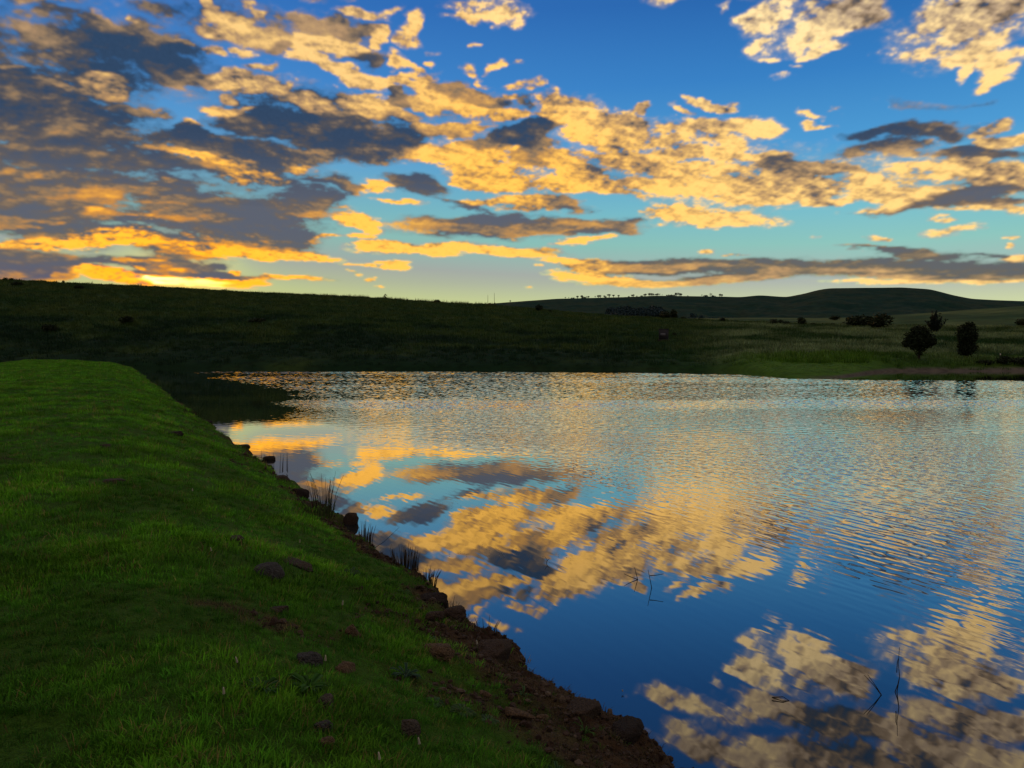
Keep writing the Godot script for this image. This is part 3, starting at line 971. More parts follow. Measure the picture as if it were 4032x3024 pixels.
var grass_mat: StandardMaterial3D
var leaf_mat: StandardMaterial3D

func turf() -> void:
	var a := []
	var ac := PackedColorArray()
	var b := []
	var bc := PackedColorArray()
	var d := []
	var dc := PackedColorArray()
	var e := []
	var ec := PackedColorArray()
	# rings of distance along the bank: f from, f to, tufts per square metre, size
	for ring in [[0.2, 1.4, 420.0, 1.1], [1.4, 3.6, 1300.0, 0.85], [3.6, 6.0, 900.0, 0.95], [6.0, 10.0, 420.0, 1.15], [10.0, 18.0, 150.0, 1.4], [18.0, 36.0, 60.0, 1.9], [36.0, 70.0, 22.0, 2.8], [70.0, 122.0, 9.0, 4.0]]:
		var f0: float = ring[0]
		var f1: float = ring[1]
		var x0 := -1.0 * f1 - 3.0
		var x1 := 3.4 - 0.525 * f0
		var n := int((f1 - f0) * (x1 - x0) * ring[2])
		for i in n:
			var f := rng.randf_range(f0, f1)
			var x := rng.randf_range(x0, x1)
			if x < -0.80 * f - 1.0 and rng.randf() > (0.5 if x > -1.0 * f - 3.0 else 0.0):
				continue
			var p := su(x, f)
			if p.y > 3.0 or p.y < -17.0:
				continue
			var br := bare(p.x, p.y)
			var g := n_ground.get_noise_2d(p.x * 2.5, p.y * 2.5 + 200.0)
			var g2 := n_ground.get_noise_2d(p.x * 9.0, p.y * 9.0 + 30.0)
			if rng.randf() < br * 1.05 - 0.10 * float(g2 > 0.1):
				if rng.randf() < 0.55:
					var tb := Basis(Vector3.UP, rng.randf() * TAU).scaled(Vector3.ONE * ring[3] * rng.randf_range(0.5, 1.0))
					e.append(Transform3D(tb, Vector3(x, bank(p.x, p.y), -f)))
					ec.append(Color(0.085, 0.066, 0.046).lerp(Color(0.055, 0.075, 0.022), rng.randf() * 0.8) * rng.randf_range(0.35, 1.2))
				continue
			if g2 < -0.22 and rng.randf() < 0.55 and f < 20.0:
				continue
			var lush := clampf(0.5 + 1.3 * g + 0.6 * g2, 0.0, 1.0)
			var size: float = ring[3] * rng.randf_range(0.65, 1.2) * (0.72 + 0.55 * lush)
			var slope := clampf(p.y, 0.0, 3.0) * 0.14
			var up := Vector3(AF * slope, 1.0, AX * slope * -1.0 * -1.0).normalized()
			var bs := Basis(Vector3.UP, rng.randf() * TAU).scaled(Vector3(size, size * rng.randf_range(0.6, 1.0), size))
			bs = Basis(Quaternion(Vector3.UP, up)) * bs
			var tr := Transform3D(bs, Vector3(x, bank(p.x, p.y), -f))
			var kind := rng.randf()
			var tone := rng.randf_range(0.55, 1.35) * lerpf(1.06, 1.45, smoothstep(3.0, 20.0, p.x)) * clampf(1.0 + 0.9 * n_ground.get_noise_2d(p.x * 4.0 + 11.0, p.y * 4.0), 0.65, 1.35)  # brighter with distance along the bank: backlit, grazing light put into the colour
			if kind < 0.07 + 0.16 * br:
				d.append(tr)
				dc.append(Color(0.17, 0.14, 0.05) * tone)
			elif kind < 0.16 + 0.22 * lush:
				b.append(tr)
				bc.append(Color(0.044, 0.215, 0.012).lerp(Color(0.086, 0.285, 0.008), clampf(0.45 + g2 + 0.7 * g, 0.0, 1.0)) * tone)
			else:
				a.append(tr)
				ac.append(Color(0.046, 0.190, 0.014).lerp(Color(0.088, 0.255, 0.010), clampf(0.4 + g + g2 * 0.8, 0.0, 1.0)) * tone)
	print("turf ", a.size(), " ", b.size(), " ", d.size())
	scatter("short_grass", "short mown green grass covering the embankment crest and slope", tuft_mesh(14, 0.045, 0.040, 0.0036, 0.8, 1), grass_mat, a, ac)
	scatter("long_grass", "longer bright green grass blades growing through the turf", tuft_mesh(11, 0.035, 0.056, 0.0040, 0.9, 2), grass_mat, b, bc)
	scatter("thatch", "matted dead brown grass and roots on the bare slope", tuft_mesh(10, 0.06, 0.022, 0.0032, 1.8, 5), grass_mat, e, ec)
	var cl := []
	var clc := PackedColorArray()
	for i in 15000:
		var p := Vector2(1.5 + 17.0 * pow(rng.randf(), 1.5), rng.randf_range(0.8, 3.08))
		if rng.randf() > bare(p.x, p.y):
			continue
		var size := 0.006 + 0.024 * pow(rng.randf(), 3.0) + 0.0007 * p.x
		var q := Basis(Vector3(rng.randfn(), rng.randfn(), rng.randfn()).normalized(), rng.randf() * TAU).scaled_local(Vector3(1.0, rng.randf_range(0.5, 0.9), rng.randf_range(0.6, 1.0)) * size)
		cl.append(Transform3D(q, on_bank(p.x, p.y, size * 0.2)))
		clc.append(Color(0.052, 0.034, 0.024).lerp(Color(0.105, 0.085, 0.062), rng.randf() * rng.randf()) * rng.randf_range(0.5, 1.2))
	scatter("soil_clods", "loose clods and pebbles on the bare earth by the water", rock_mesh(Vector3(2, 2, 2), 71, 0.5, 4, true, 2), grass_mat, cl, clc)
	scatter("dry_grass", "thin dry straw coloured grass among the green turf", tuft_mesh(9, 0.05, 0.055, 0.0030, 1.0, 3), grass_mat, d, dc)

func hill_grass() -> void:
	var a := []
	var ac := PackedColorArray()
	for i in 60000:
		var t := rng.randf_range(-0.80, 0.80) if i < 52000 else rng.randf_range(-1.45, -0.80)
		var fs := shore_f(t)
		var fr := ridge_f(t)
		var s := pow(rng.randf(), 0.8)
		if i % 8 == 0:
			s = 1.0 + rng.randf_range(-0.03, 0.012)
		var f := lerpf(fs + 0.4, fr, s)
		var x := t * f
		var n := n_hill.get_noise_2d(x * 2.2 + 40.0, f * 2.2)
		var n2 := n_hill.get_noise_2d(x * 9.0, f * 9.0 + 70.0)
		var size := rng.randf_range(0.55, 1.1) * (1.0 + 0.9 * maxf(0.0, n2 + 0.3 * n)) * lerpf(0.75, 1.15, smoothstep(0.0, 0.25, s))
		if t > 0.28 and t < 0.5 and f < 99.0:
			size *= 0.22
		if s > 0.96:
			size *= rng.randf_range(0.5, 1.15)
		var bs := Basis(Vector3.UP, rng.randf() * TAU).scaled(Vector3(size * 1.25, size, size * 1.25))
		a.append(Transform3D(bs, Vector3(x, hill(t, f) - 0.03, -f)))
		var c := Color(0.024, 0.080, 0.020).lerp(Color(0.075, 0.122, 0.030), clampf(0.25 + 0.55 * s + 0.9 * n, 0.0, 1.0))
		c = c.lerp(Color(0.034, 0.090, 0.044), clampf(n2 * 1.4, 0.0, 0.8))
		if t > 0.2:
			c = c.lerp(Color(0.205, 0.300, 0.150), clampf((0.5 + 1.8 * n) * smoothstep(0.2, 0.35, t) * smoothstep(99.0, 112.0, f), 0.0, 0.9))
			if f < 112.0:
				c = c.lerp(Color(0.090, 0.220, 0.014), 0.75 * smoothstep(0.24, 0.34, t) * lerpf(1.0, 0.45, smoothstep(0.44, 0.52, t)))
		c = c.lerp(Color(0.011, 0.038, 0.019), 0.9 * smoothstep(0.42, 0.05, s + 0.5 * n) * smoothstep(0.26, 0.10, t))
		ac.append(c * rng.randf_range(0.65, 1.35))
	var st := []
	var stc := PackedColorArray()
	for i in 2600:
		var t := rng.randf_range(-0.40, -0.02)
		var f := ridge_f(t) + rng.randf_range(-7.0, 1.0)
		if n_hill.get_noise_2d(t * 2600.0, 5.0) < -0.12:
			continue
		var size := rng.randf_range(0.45, 1.0) * smoothstep(-0.44, -0.2, t)
		st.append(Transform3D(Basis(Vector3.UP, rng.randf() * TAU).scaled(Vector3(size, size, size)), Vector3(t * f, hill(t, f) - 0.05, -f)))
		stc.append(Color(0.09, 0.085, 0.03) * rng.randf_range(0.5, 1.2))
	scatter("seeding_grass", "tall seeding grass stalks fringing the left skyline", tuft_mesh(5, 0.35, 1.75, 0.035, 0.2, 6), grass_mat, st, stc)
	scatter("hill_grass", "tall rough grass covering the hillside beyond the pond", tuft_mesh(16, 0.55, 0.62, 0.05, 0.45, 4), grass_mat, a, ac)

func crown_mesh(blobs: Array, n: int, leaf: float, seed_: int, tone := 0.35) -> ArrayMesh:
	# leaf sized faces through the volume of a few lobes (centre, radii)
	var r := RandomNumberGenerator.new()
	r.seed = seed_
	var st := start()
	var vol := 0.0
	for b in blobs:
		vol += b[1].x * b[1].y * b[1].z
	for b in blobs:
		var rad: Vector3 = b[1]
		var count := int(n * rad.x * rad.y * rad.z / vol) + 6
		for i in count:
			var d := Vector3(r.randfn(), r.randfn(), r.randfn()).normalized()
			var p: Vector3 = b[0] + d * rad * pow(r.randf(), 0.42) * r.randf_range(0.8, 1.12)
			var u := Vector3(r.randfn(), r.randfn(), r.randfn()).normalized()
			var w := u.cross(Vector3(r.randfn(), r.randfn(), r.randfn())).normalized()
			var l := leaf * r.randf_range(0.6, 1.3)
			var g := 1.0 + r.randf_range(-tone, tone)
			var c := Color(g, g, g)
			tri(st, p - u * l, p + w * l * 0.55, p + u * l, c)
			tri(st, p - u * l, p + u * l, p - w * l * 0.45, c)
	return done(st)

func trunk_mesh(h: float, r0: float, limbs: int, reach: float, seed_: int) -> ArrayMesh:
	var r := RandomNumberGenerator.new()
	r.seed = seed_
	var st := start()
	var top := Vector3(r.randf_range(-0.06, 0.06) * h, h, r.randf_range(-0.06, 0.06) * h)
	tube(st, [Vector3(0, -0.2 * h * 0.2, 0), top * 0.5 + Vector3(0.02 * h, 0, 0), top], r0, r0 * 0.45, 6)
	for i in limbs:
		var a := TAU * i / limbs + r.randf()
		var b := top * r.randf_range(0.3, 0.9)
		var e := b + Vector3(cos(a) * reach, reach * r.randf_range(0.6, 1.3), sin(a) * reach)
		tube(st, [b, b.lerp(e, 0.5) + Vector3(0, 0.05 * h, 0), e], r0 * 0.4, r0 * 0.12, 4)
	return done(st)

func tree(called: String, label: String, category: String, at: Vector3, trunk: Mesh, crown: Mesh, m: Material, bark: Material, group := "", turn := 0.0, size := 1.0) -> Node3D:
	var o := thing(called, label, category, at, turn, group)
	obj("trunk", trunk, bark, o).scale = Vector3.ONE * size
	obj("crown", crown, m, o).scale = Vector3.ONE * size
	return o

var rock_mat: Array[StandardMaterial3D] = []

func rock_mesh(size: Vector3, seed_: int, rough: float, cuts: int, angular: bool, q := 9) -> ArrayMesh:
	var r := RandomNumberGenerator.new()
	r.seed = seed_
	var n := FastNoiseLite.new()
	n.seed = seed_
	n.frequency = 0.9
	n.fractal_octaves = 4
	var planes := []
	for i in cuts:
		planes.append([Vector3(r.randfn(), r.randfn() * 0.7, r.randfn()).normalized(), r.randf_range(0.55, 0.85)])
	planes.append([Vector3(r.randf_range(-0.2, 0.2), 1, r.randf_range(-0.2, 0.2)).normalized(), r.randf_range(0.7, 0.95)])
	var st := start()
	if not angular:
		st.set_smooth_group(0)
	else:
		st.set_smooth_group(-1)
	for face in 6:
		var axis := face / 2
		var sgn := 1.0 if face % 2 else -1.0
		var grid := []
		for i in q + 1:
			for j in q + 1:
				var a := tan((float(i) / q - 0.5) * PI / 2.0)
				var b := tan((float(j) / q - 0.5) * PI / 2.0)
				var p := Vector3(sgn, a, b) if axis == 0 else (Vector3(b, sgn, a) if axis == 1 else Vector3(a, b, sgn))
				p = p.normalized()
				p *= 1.0 + rough * n.get_noise_3dv(p * 1.3) + rough * 0.4 * n.get_noise_3dv(p * 4.5)
				for pl in planes:
					var over: float = p.dot(pl[0]) - pl[1]
					if over > 0.0:
						p -= pl[0] * over * 0.93
				grid.append(p * size * 0.5)
		for i in q:
			for j in q:
				var o := i * (q + 1) + j
				var t := [grid[o], grid[o + 1], grid[o + q + 1], grid[o + q + 2]]
				if sgn > 0.0:
					tri(st, t[0], t[2], t[1])
					tri(st, t[1], t[2], t[3])
				else:
					tri(st, t[0], t[1], t[2])
					tri(st, t[1], t[3], t[2])
	return done(st, not angular)

func rock(label: String, at: Vector3, size: Vector3, turn: float, m: int, seed_: int, rough := 0.35, cuts := 3, angular := false, tilt := Vector2.ZERO) -> void:
	var o := obj("rock", rock_mesh(size, seed_, rough, cuts, angular), rock_mat[m])
	o.position = at
	o.rotation = Vector3(tilt.x, turn, tilt.y)
	tag(o, label, "rock", "rocks along the water's edge and in the turf")

func reeds(called: String, label: String, category: String, at: Vector3, n: int, tall: float, spread: float, lean: float, thick_: float, m: Material, seed_: int, group := "") -> void:
	var r := RandomNumberGenerator.new()
	r.seed = seed_
	var sparse := n <= 16
	var o: Node3D = thing(called, label, category, at, 0.0, group) if sparse else null
	var st := start()
	for i in n:
		var a := r.randf() * TAU
		var b := Vector3(cos(a), 0, sin(a)) * spread * sqrt(r.randf())
		var d := Vector3(cos(a), 0, sin(a)) * lean * r.randf_range(0.1, 1.0)
		var h := tall * r.randf_range(0.45, 1.0)
		tube(st, [b + Vector3(0, -0.05, 0), b + Vector3(0, h * 0.5, 0) + d * h * 0.35, b + Vector3(0, h, 0) + d * h], thick_, thick_ * 0.3, 4)
		if sparse:
			obj("stem", done(st), m, o)
			st = start()
	if not sparse:
		o = obj(called, done(st), m)
		o.position = at
		tag(o, label, category, group)

func stick(label: String, at: Vector3, lines: Array, r0: float, m: Material) -> void:
	var st := start()
	for l in lines:
		tube(st, l, r0, r0 * 0.45, 5)
	var o := obj("stick", done(st), m)
	o.position = at
	tag(o, label, "stick", "sticks standing in the pond")

func _ready() -> void:
	var t0 := Time.get_ticks_msec()
	rng.seed = 7
	# camera
	var cam := Camera3D.new()
	cam.name = "camera"
	cam.position = Vector3(0, EYE, 0)
	cam.rotation_degrees = Vector3(-2.5, 0, 0)
	cam.fov = 53.1
	cam.near = 0.05
	cam.far = 12000.0
	add_child(cam)
	# sky
	var env := Environment.new()
	env.background_mode = Environment.BG_SKY
	env.sky = Sky.new()
	var pano := PanoramaSkyMaterial.new()
	pano.panorama = make_sky()
	env.sky.sky_material = pano
	env.tonemap_mode = Environment.TONE_MAPPER_LINEAR
	env.tonemap_exposure = 1.0
	env.sdfgi_enabled = true
	env.ssao_enabled = true
	env.ssil_enabled = true
	var we := WorldEnvironment.new()
	we.name = "world_environment"
	we.environment = env
	add_child(we)
	# the sun, just gone behind the hill
	var sun := DirectionalLight3D.new()
	sun.name = "sun"
	sun.light_energy = 0.6
	sun.light_color = Color(1.0, 0.72, 0.42)
	sun.light_angular_distance = 0.5
	sun.shadow_enabled = true
	sun.rotation_degrees = Vector3(-SUN_EL, 180.0 - SUN_AZ, 0)
	add_child(sun)
	print("sky ", Time.get_ticks_msec() - t0)

	n_ground.frequency = 0.12
	n_ground.fractal_octaves = 3
	n_ground.seed = 3
	n_hill.frequency = 0.02
	n_hill.fractal_octaves = 4
	n_hill.seed = 9

	# ---------------- ground
	var soil := mat(Color.WHITE, 0.95, 0.2)
	soil.vertex_color_use_as_albedo = true
	soil.albedo_texture = noise_tex(0.03, 512, 21, [Color(0.45, 0.45, 0.45), Color(0.8, 0.8, 0.8), Color(1, 1, 1)])
	soil.uv1_triplanar = true
	soil.uv1_world_triplanar = true
	soil.uv1_scale = Vector3.ONE * 1.7
	soil.heightmap_enabled = true
	soil.heightmap_texture = noise_tex(0.05, 512, 22, [])
	soil.heightmap_scale = 2.5
	var us := PackedFloat32Array()
	var u := -40.0
	while u < 8.0:
		us.append(u)
		u += 0.03 if u > 0.6 and u < 3.5 else (0.12 if u > -4.0 and u < 5.0 else 0.7)
	var ss := PackedFloat32Array()
	var s := -14.0
	while s < 131.0:
		ss.append(s)
		s += 0.045 if s > 1.0 and s < 7.0 else (0.09 if s > 0.0 and s < 16.0 else (0.3 if s < 40.0 else 0.8))
	var v := PackedVector3Array()
	var c := PackedColorArray()
	for i in ss.size():
		for j in us.size():
			v.append(on_bank(ss[i], us[j]))
			var b := bare(ss[i], us[j])
			var n := n_ground.get_noise_2d(ss[i] * 9.0, us[j] * 9.0 + 60.0)
			var earth := Color(0.046, 0.026, 0.017).lerp(Color(0.085, 0.060, 0.036), clampf(0.5 + 1.5 * n, 0.0, 1.0))
			c.append(Color(0.050, 0.125, 0.012).lerp(earth, b))
	struct("embankment", sheet(v, ss.size(), us.size(), c), soil)

	var hill_mat := mat(Color.WHITE, 0.95, 0.15)
	hill_mat.vertex_color_use_as_albedo = true
	hill_mat.albedo_texture = noise_tex(0.02, 512, 31, [Color(0.35, 0.35, 0.35), Color(0.75, 0.78, 0.75), Color(1, 1, 1)])
	hill_mat.uv1_triplanar = true
	hill_mat.uv1_world_triplanar = true
	hill_mat.uv1_scale = Vector3.ONE * 0.05
	v = PackedVector3Array()
	c = PackedColorArray()
	var cols := 520
	var rows := 150
	for i in rows:
		for j in cols:
			var t := lerpf(-1.9, 1.25, float(j) / (cols - 1))
			var fs := shore_f(t)
			var fr := ridge_f(t)
			var q := float(i) / (rows - 1)
			var f := lerpf(fs - 8.0, fs + 14.0, q / 0.3) if q < 0.3 else (lerpf(fs + 14.0, fr, (q - 0.3) / 0.55) if q < 0.85 else lerpf(fr, fr + 70.0, (q - 0.85) / 0.15))
			v.append(on_hill(t, f))
			var n := n_hill.get_noise_2d(t * f * 2.2 + 40.0, f * 2.2)
			var k := clampf((f - fs) / (fr - fs), 0.0, 1.0)
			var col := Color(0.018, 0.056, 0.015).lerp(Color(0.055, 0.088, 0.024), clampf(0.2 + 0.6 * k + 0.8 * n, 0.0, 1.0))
			if t > 0.2:
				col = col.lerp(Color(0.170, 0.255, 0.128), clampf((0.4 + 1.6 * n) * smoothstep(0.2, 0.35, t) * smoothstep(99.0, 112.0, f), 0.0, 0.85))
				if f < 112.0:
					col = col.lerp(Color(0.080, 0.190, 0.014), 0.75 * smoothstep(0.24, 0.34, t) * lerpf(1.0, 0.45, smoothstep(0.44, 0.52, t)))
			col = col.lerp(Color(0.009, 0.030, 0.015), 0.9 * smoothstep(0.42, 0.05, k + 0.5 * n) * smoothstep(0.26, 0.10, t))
			if f < fs + 2.2:
				col = col.lerp(Color(0.13, 0.12, 0.105), smoothstep(fs + 2.2, fs + 0.4, f) * smoothstep(0.36, 0.44, t))
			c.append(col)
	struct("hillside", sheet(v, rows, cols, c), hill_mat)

	var far_mat := mat(Color.WHITE, 0.95, 0.1)
	far_mat.vertex_color_use_as_albedo = true
	far_mat.albedo_texture = noise_tex(0.02, 512, 41, [Color(0.5, 0.5, 0.5), Color(1, 1, 1)])
	far_mat.uv1_triplanar = true
	far_mat.uv1_world_triplanar = true
	far_mat.uv1_scale = Vector3.ONE * 0.006
	v = PackedVector3Array()
	c = PackedColorArray()
	cols = 640
	rows = 130
	for i in rows:
		for j in cols:
			var t := lerpf(-1.6, 1.3, float(j) / (cols - 1))
			var fr := ridge_f(t)
			var q := float(i) / (rows - 1)
			var f := lerpf(fr, F_MID, q / 0.35) if q < 0.35 else (lerpf(F_MID, 800.0, (q - 0.35) / 0.15) if q < 0.5 else (lerpf(800.0, F_FAR, (q - 0.5) / 0.38) if q < 0.88 else lerpf(F_FAR, 4200.0, (q - 0.88) / 0.12)))
			v.append(Vector3(t * f, far_h(t, f), -f))
			var n := n_hill.get_noise_2d(t * f * 0.8, f * 0.8 + 33.0)
			var n2 := n_hill.get_noise_2d(t * f * 0.25, f * 0.7 + 133.0)
			var col := Color(0.040, 0.090, 0.040).lerp(Color(0.110, 0.160, 0.066), clampf(0.4 + 1.2 * n + 0.8 * n2, 0.0, 1.0))
			if f > 800.0:
				col = Color(0.014, 0.050, 0.036).lerp(Color(0.034, 0.062, 0.040), clampf(0.4 + 1.5 * n2 + n, 0.0, 1.0))
			c.append(col)
	struct("hills", sheet(v, rows, cols, c), far_mat)
	var plain := PlaneMesh.new()
	plain.size = Vector2(16000, 16000)
	struct("ground", plain, mat(Color(0.030, 0.042, 0.016), 0.95, 0.1)).position.y = -4.3
	print("ground ", Time.get_ticks_msec() - t0)

	# ---------------- water
	var water_mat := mat(Color(0.006, 0.014, 0.018), 0.012, 0.72)
	water_mat.clearcoat_enabled = true
	water_mat.clearcoat = 1.0
	water_mat.clearcoat_roughness = 0.012
	struct("water", make_water(), water_mat)
	print("water ", Time.get_ticks_msec() - t0)

	# ---------------- grass
	grass_mat = mat(Color.WHITE, 0.7, 0.25)
	grass_mat.vertex_color_use_as_albedo = true
	grass_mat.backlight_enabled = true
	grass_mat.backlight = Color(0.6, 0.6, 0.6)
	leaf_mat = mat(Color.WHITE, 0.7, 0.25)
	leaf_mat.vertex_color_use_as_albedo = true
	turf()
	hill_grass()
	print("grass ", Time.get_ticks_msec() - t0)

	# ---------------- rocks
	for a in [[Color(0.080, 0.088, 0.094), 51], [Color(0.078, 0.060, 0.048), 52], [Color(0.17, 0.125, 0.078), 53], [Color(0.036, 0.029, 0.027), 54], [Color(0.10, 0.092, 0.078), 55]]:
		var m := mat(a[0], 0.88, 0.3)
		m.albedo_texture = noise_tex(0.04, 256, a[1], [Color(0.22, 0.20, 0.18), Color(0.6, 0.57, 0.53), Color(1, 1, 1)])
		m.uv1_triplanar = true
		m.uv1_scale = Vector3.ONE * 4.0
		m.heightmap_enabled = true
		m.heightmap_texture = noise_tex(0.07, 256, a[1] + 20, [])
		m.heightmap_scale = 2.2
		rock_mat.append(m)
	var water_at := func(x: float, f: float, y: float) -> Vector3: return Vector3(x, y, -f)
	rock("flat oval dark rock lying in the calm water off the bank", water_at.call(-5.78, 18.2, 0.02), Vector3(0.30, 0.17, 0.22), 0.1, 3, 101, 0.2, 2)
	rock("round dark red boulder standing in the water beside the reed tuft", water_at.call(-2.42, 11.45, 0.06), Vector3(0.23, 0.25, 0.21), 0.6, 1, 102, 0.15, 3)
	rock("squarish purple brown stone jutting from the bank above the golden reflection", on_bank(20.4, 2.98, 0.02), Vector3(0.36, 0.20, 0.28), 0.5, 1, 103, 0.2, 5, true)
	rock("dark stone at the water's edge far along the embankment", on_bank(29.0, 2.95, 0.02), Vector3(0.50, 0.24, 0.32), 0.2, 3, 104, 0.3, 3)
	rock("low flat stone on the shore just before the squarish purple stone", on_bank(18.9, 2.95, -0.01), Vector3(0.44, 0.12, 0.26), 0.4, 3, 105, 0.3, 3)
	rock("long dark slab lying along the shore level with the oval rock in the water", on_bank(17.4, 2.92, 0.0), Vector3(0.60, 0.13, 0.26), 1.0, 3, 106, 0.25, 3)
	rock("dark rounded boulder at the brink past the earthy hump", on_bank(13.6, 2.92, -0.02), Vector3(0.36, 0.24, 0.28), 0.2, 3, 107, 0.25, 2)
	rock("lumpy brown boulder half buried beside the dark brink boulder", on_bank(14.4, 2.74, -0.06), Vector3(0.55, 0.26, 0.36), 1.3, 1, 108, 0.35, 3)
	rock("blue grey rounded boulder half sunk in the grass slope", on_bank(6.25, 1.09, 0.015), Vector3(0.26, 0.20, 0.22), 0.4, 0, 109, 0.2, 2)
	rock("long brown rock slab bedded in the grass above the blue grey boulder", on_bank(6.95, 1.43, -0.02), Vector3(0.46, 0.16, 0.20), -0.5, 4, 110, 0.35, 4)
	rock("small brown stone in the grass farthest up the slope", on_bank(7.3, 0.99, 0.02), Vector3(0.15, 0.11, 0.12), 0.3, 4, 111, 0.3, 3)
	rock("brown lump of stone in a bare patch of the turf", on_bank(5.26, 0.98, -0.01), Vector3(0.16, 0.10, 0.12), 0.9, 1, 112, 0.4, 3)
	rock("pointed tan stone leaning out of the grass", on_bank(4.89, 1.39, 0.02), Vector3(0.10, 0.14, 0.07), 0.5, 2, 113, 0.3, 5, true, Vector2(0.2, 0.5))
	rock("angular grey stone between grass clumps near the camera", on_bank(4.29, 0.95, 0.0), Vector3(0.17, 0.12, 0.13), 0.2, 0, 114, 0.25, 5, true)
	rock("curved tan stone poking from dry turf right of the angular grey stone", on_bank(4.25, 1.15, -0.01), Vector3(0.16, 0.10, 0.11), 1.1, 2, 115, 0.3, 3)
	rock("tan topped flat stone on the earthy slope", on_bank(4.80, 1.95, 0.03), Vector3(0.24, 0.14, 0.17), -0.3, 2, 116, 0.3, 5, true)
	rock("big red brown boulder at the water's edge, largest on this shore", on_bank(5.25, 2.62, 0.06), Vector3(0.50, 0.26, 0.27), 1.15, 1, 117, 0.3, 4, false, Vector2(0.0, -0.25))
	rock("smaller brown boulder on the shore behind the big red brown one", on_bank(6.2, 2.68, 0.05), Vector3(0.26, 0.18, 0.20), 0.7, 1, 118, 0.3, 3)
	rock("dark boulder under the reeds at the brink", on_bank(6.75, 2.70, 0.03), Vector3(0.28, 0.20, 0.22), 0.1, 3, 119, 0.3, 3)
	rock("pale grey flat faced stone standing in the grass", on_bank(3.45, 1.25, 0.02), Vector3(0.11, 0.13, 0.07), 0.35, 4, 120, 0.12, 6, true, Vector2(-0.35, 0.1))
	rock("thin tan sliver of stone on the bare red earth", on_bank(4.16, 2.0, 0.015), Vector3(0.11, 0.04, 0.045), -0.7, 2, 121, 0.2, 4, true)
	rock("long tan slab lying on the bare earth near the water", on_bank(3.90, 2.08, 0.02), Vector3(0.24, 0.05, 0.08), -0.55, 2, 122, 0.18, 5, true)
	rock("small tan chip beside the long tan slab", on_bank(3.93, 2.27, 0.01), Vector3(0.08, 0.04, 0.05), 0.2, 2, 123, 0.25, 4, true)
	rock("rounded brown boulder with a pale scar at the near shore", on_bank(4.1, 2.66, 0.03), Vector3(0.34, 0.17, 0.19), 0.95, 1, 124, 0.25, 3)
	rock("dark lichen edged boulder at the near waterline", on_bank(3.85, 2.83, -0.03), Vector3(0.34, 0.17, 0.18), 1.0, 3, 125, 0.3, 3)
	rock("half drowned boulder nearest the camera on the shore", on_bank(3.35, 2.88, 0.02), Vector3(0.36, 0.18, 0.20), 1.05, 3, 126, 0.3, 3)
	rock("round grey stone in the grass left of the pale flat stone", on_bank(3.68, 0.91, 0.015), Vector3(0.09, 0.08, 0.08), 0.0, 4, 127, 0.25, 3)
	rock("small pinkish stone in a dark gap of the near turf", on_bank(3.25, 0.80, 0.01), Vector3(0.08, 0.06, 0.06), 0.8, 2, 128, 0.3, 3)
	rock("dark knobbly stone behind the small pinkish stone", on_bank(3.42, 0.83, 0.01), Vector3(0.08, 0.07, 0.07), 0.4, 0, 129, 0.4, 3)
	rock("lone pale stone on the mown crest", on_bank(13.66, -0.08, 0.03), Vector3(0.16, 0.09, 0.10), 0.3, 4, 130, 0.3, 3)
	rock("dark clod lying on the grassy crest edge", on_bank(18.08, 1.25, 0.03), Vector3(0.36, 0.14, 0.20), 0.1, 3, 131, 0.4, 3)
	rock("low brown stone flush with the mown crest", on_bank(10.18, 0.03, 0.01), Vector3(0.24, 0.08, 0.16), 0.4, 4, 132, 0.3, 3)
	rock("broken brown stone on the bank below the reed clump", on_bank(5.85, 2.35, 0.02), Vector3(0.16, 0.10, 0.12), 0.4, 1, 133, 0.3, 4, true)
	rock("pebble sized tan stone in the weeds above the big red brown boulder", on_bank(5.7, 2.05, 0.01), Vector3(0.10, 0.06, 0.08), 0.9, 2, 134, 0.3, 4, true)

	# ---------------- reeds, weeds and sticks at the water
	var dead := mat(Color(0.030, 0.024, 0.016), 0.9)
	var green := mat(Color(0.030, 0.060, 0.014), 0.8)
	var rd := "clumps of reeds on the water's edge"
	reeds("reed_tuft", "tall thin reed tuft behind the round dark red boulder", "reeds", on_bank(11.6, 2.86), 34, 0.62, 0.16, 0.35, 0.005, dead, 201, rd)
	reeds("reed_tuft", "bushy dark tuft at the foot of the round dark red boulder", "reeds", on_bank(11.1, 2.66), 60, 0.32, 0.20, 0.6, 0.005, green, 202, rd)
	reeds("reed_tuft", "reed tuft with one long stalk slanting over the water", "reeds", on_bank(9.75, 2.93), 26, 0.34, 0.11, 0.3, 0.005, dead, 203, rd)
	reeds("reed_tuft", "dense row of upright dark reeds on the brink", "reeds", on_bank(8.25, 2.95), 60, 0.27, 0.16, 0.25, 0.0045, dead, 204, rd)
	reeds("reed_tuft", "drooping dark reeds hanging over the undercut brink", "reeds", on_bank(7.7, 2.98), 60, 0.20, 0.13, 0.5, 0.0045, dead, 205, rd)
	reeds("reed_tuft", "ragged stubble tuft above the smaller brown boulder", "reeds", on_bank(6.95, 2.86), 46, 0.20, 0.14, 0.7, 0.004, dead, 206, rd)
	reeds("reed_tuft", "short broken stalks at the brink between two shore boulders", "reeds", on_bank(6.0, 2.9), 14, 0.13, 0.09, 0.7, 0.004, dead, 207, rd)
	reeds("reed_tuft", "sparse thin stems in the shallows beyond the long dark slab", "reeds", on_bank(16.6, 3.05), 12, 0.42, 0.30, 0.12, 0.006, dead, 208, rd)
	reeds("reed_tuft", "few thin stems by the flat oval rock in the water", "reeds", on_bank(18.3, 3.15), 7, 0.55, 0.22, 0.1, 0.006, dead, 209, rd)
	reeds("reed_tuft", "small leafy tuft on the brink past the earthy hump", "reeds", on_bank(15.4, 2.95), 16, 0.22, 0.16, 0.4, 0.007, green, 210, rd)
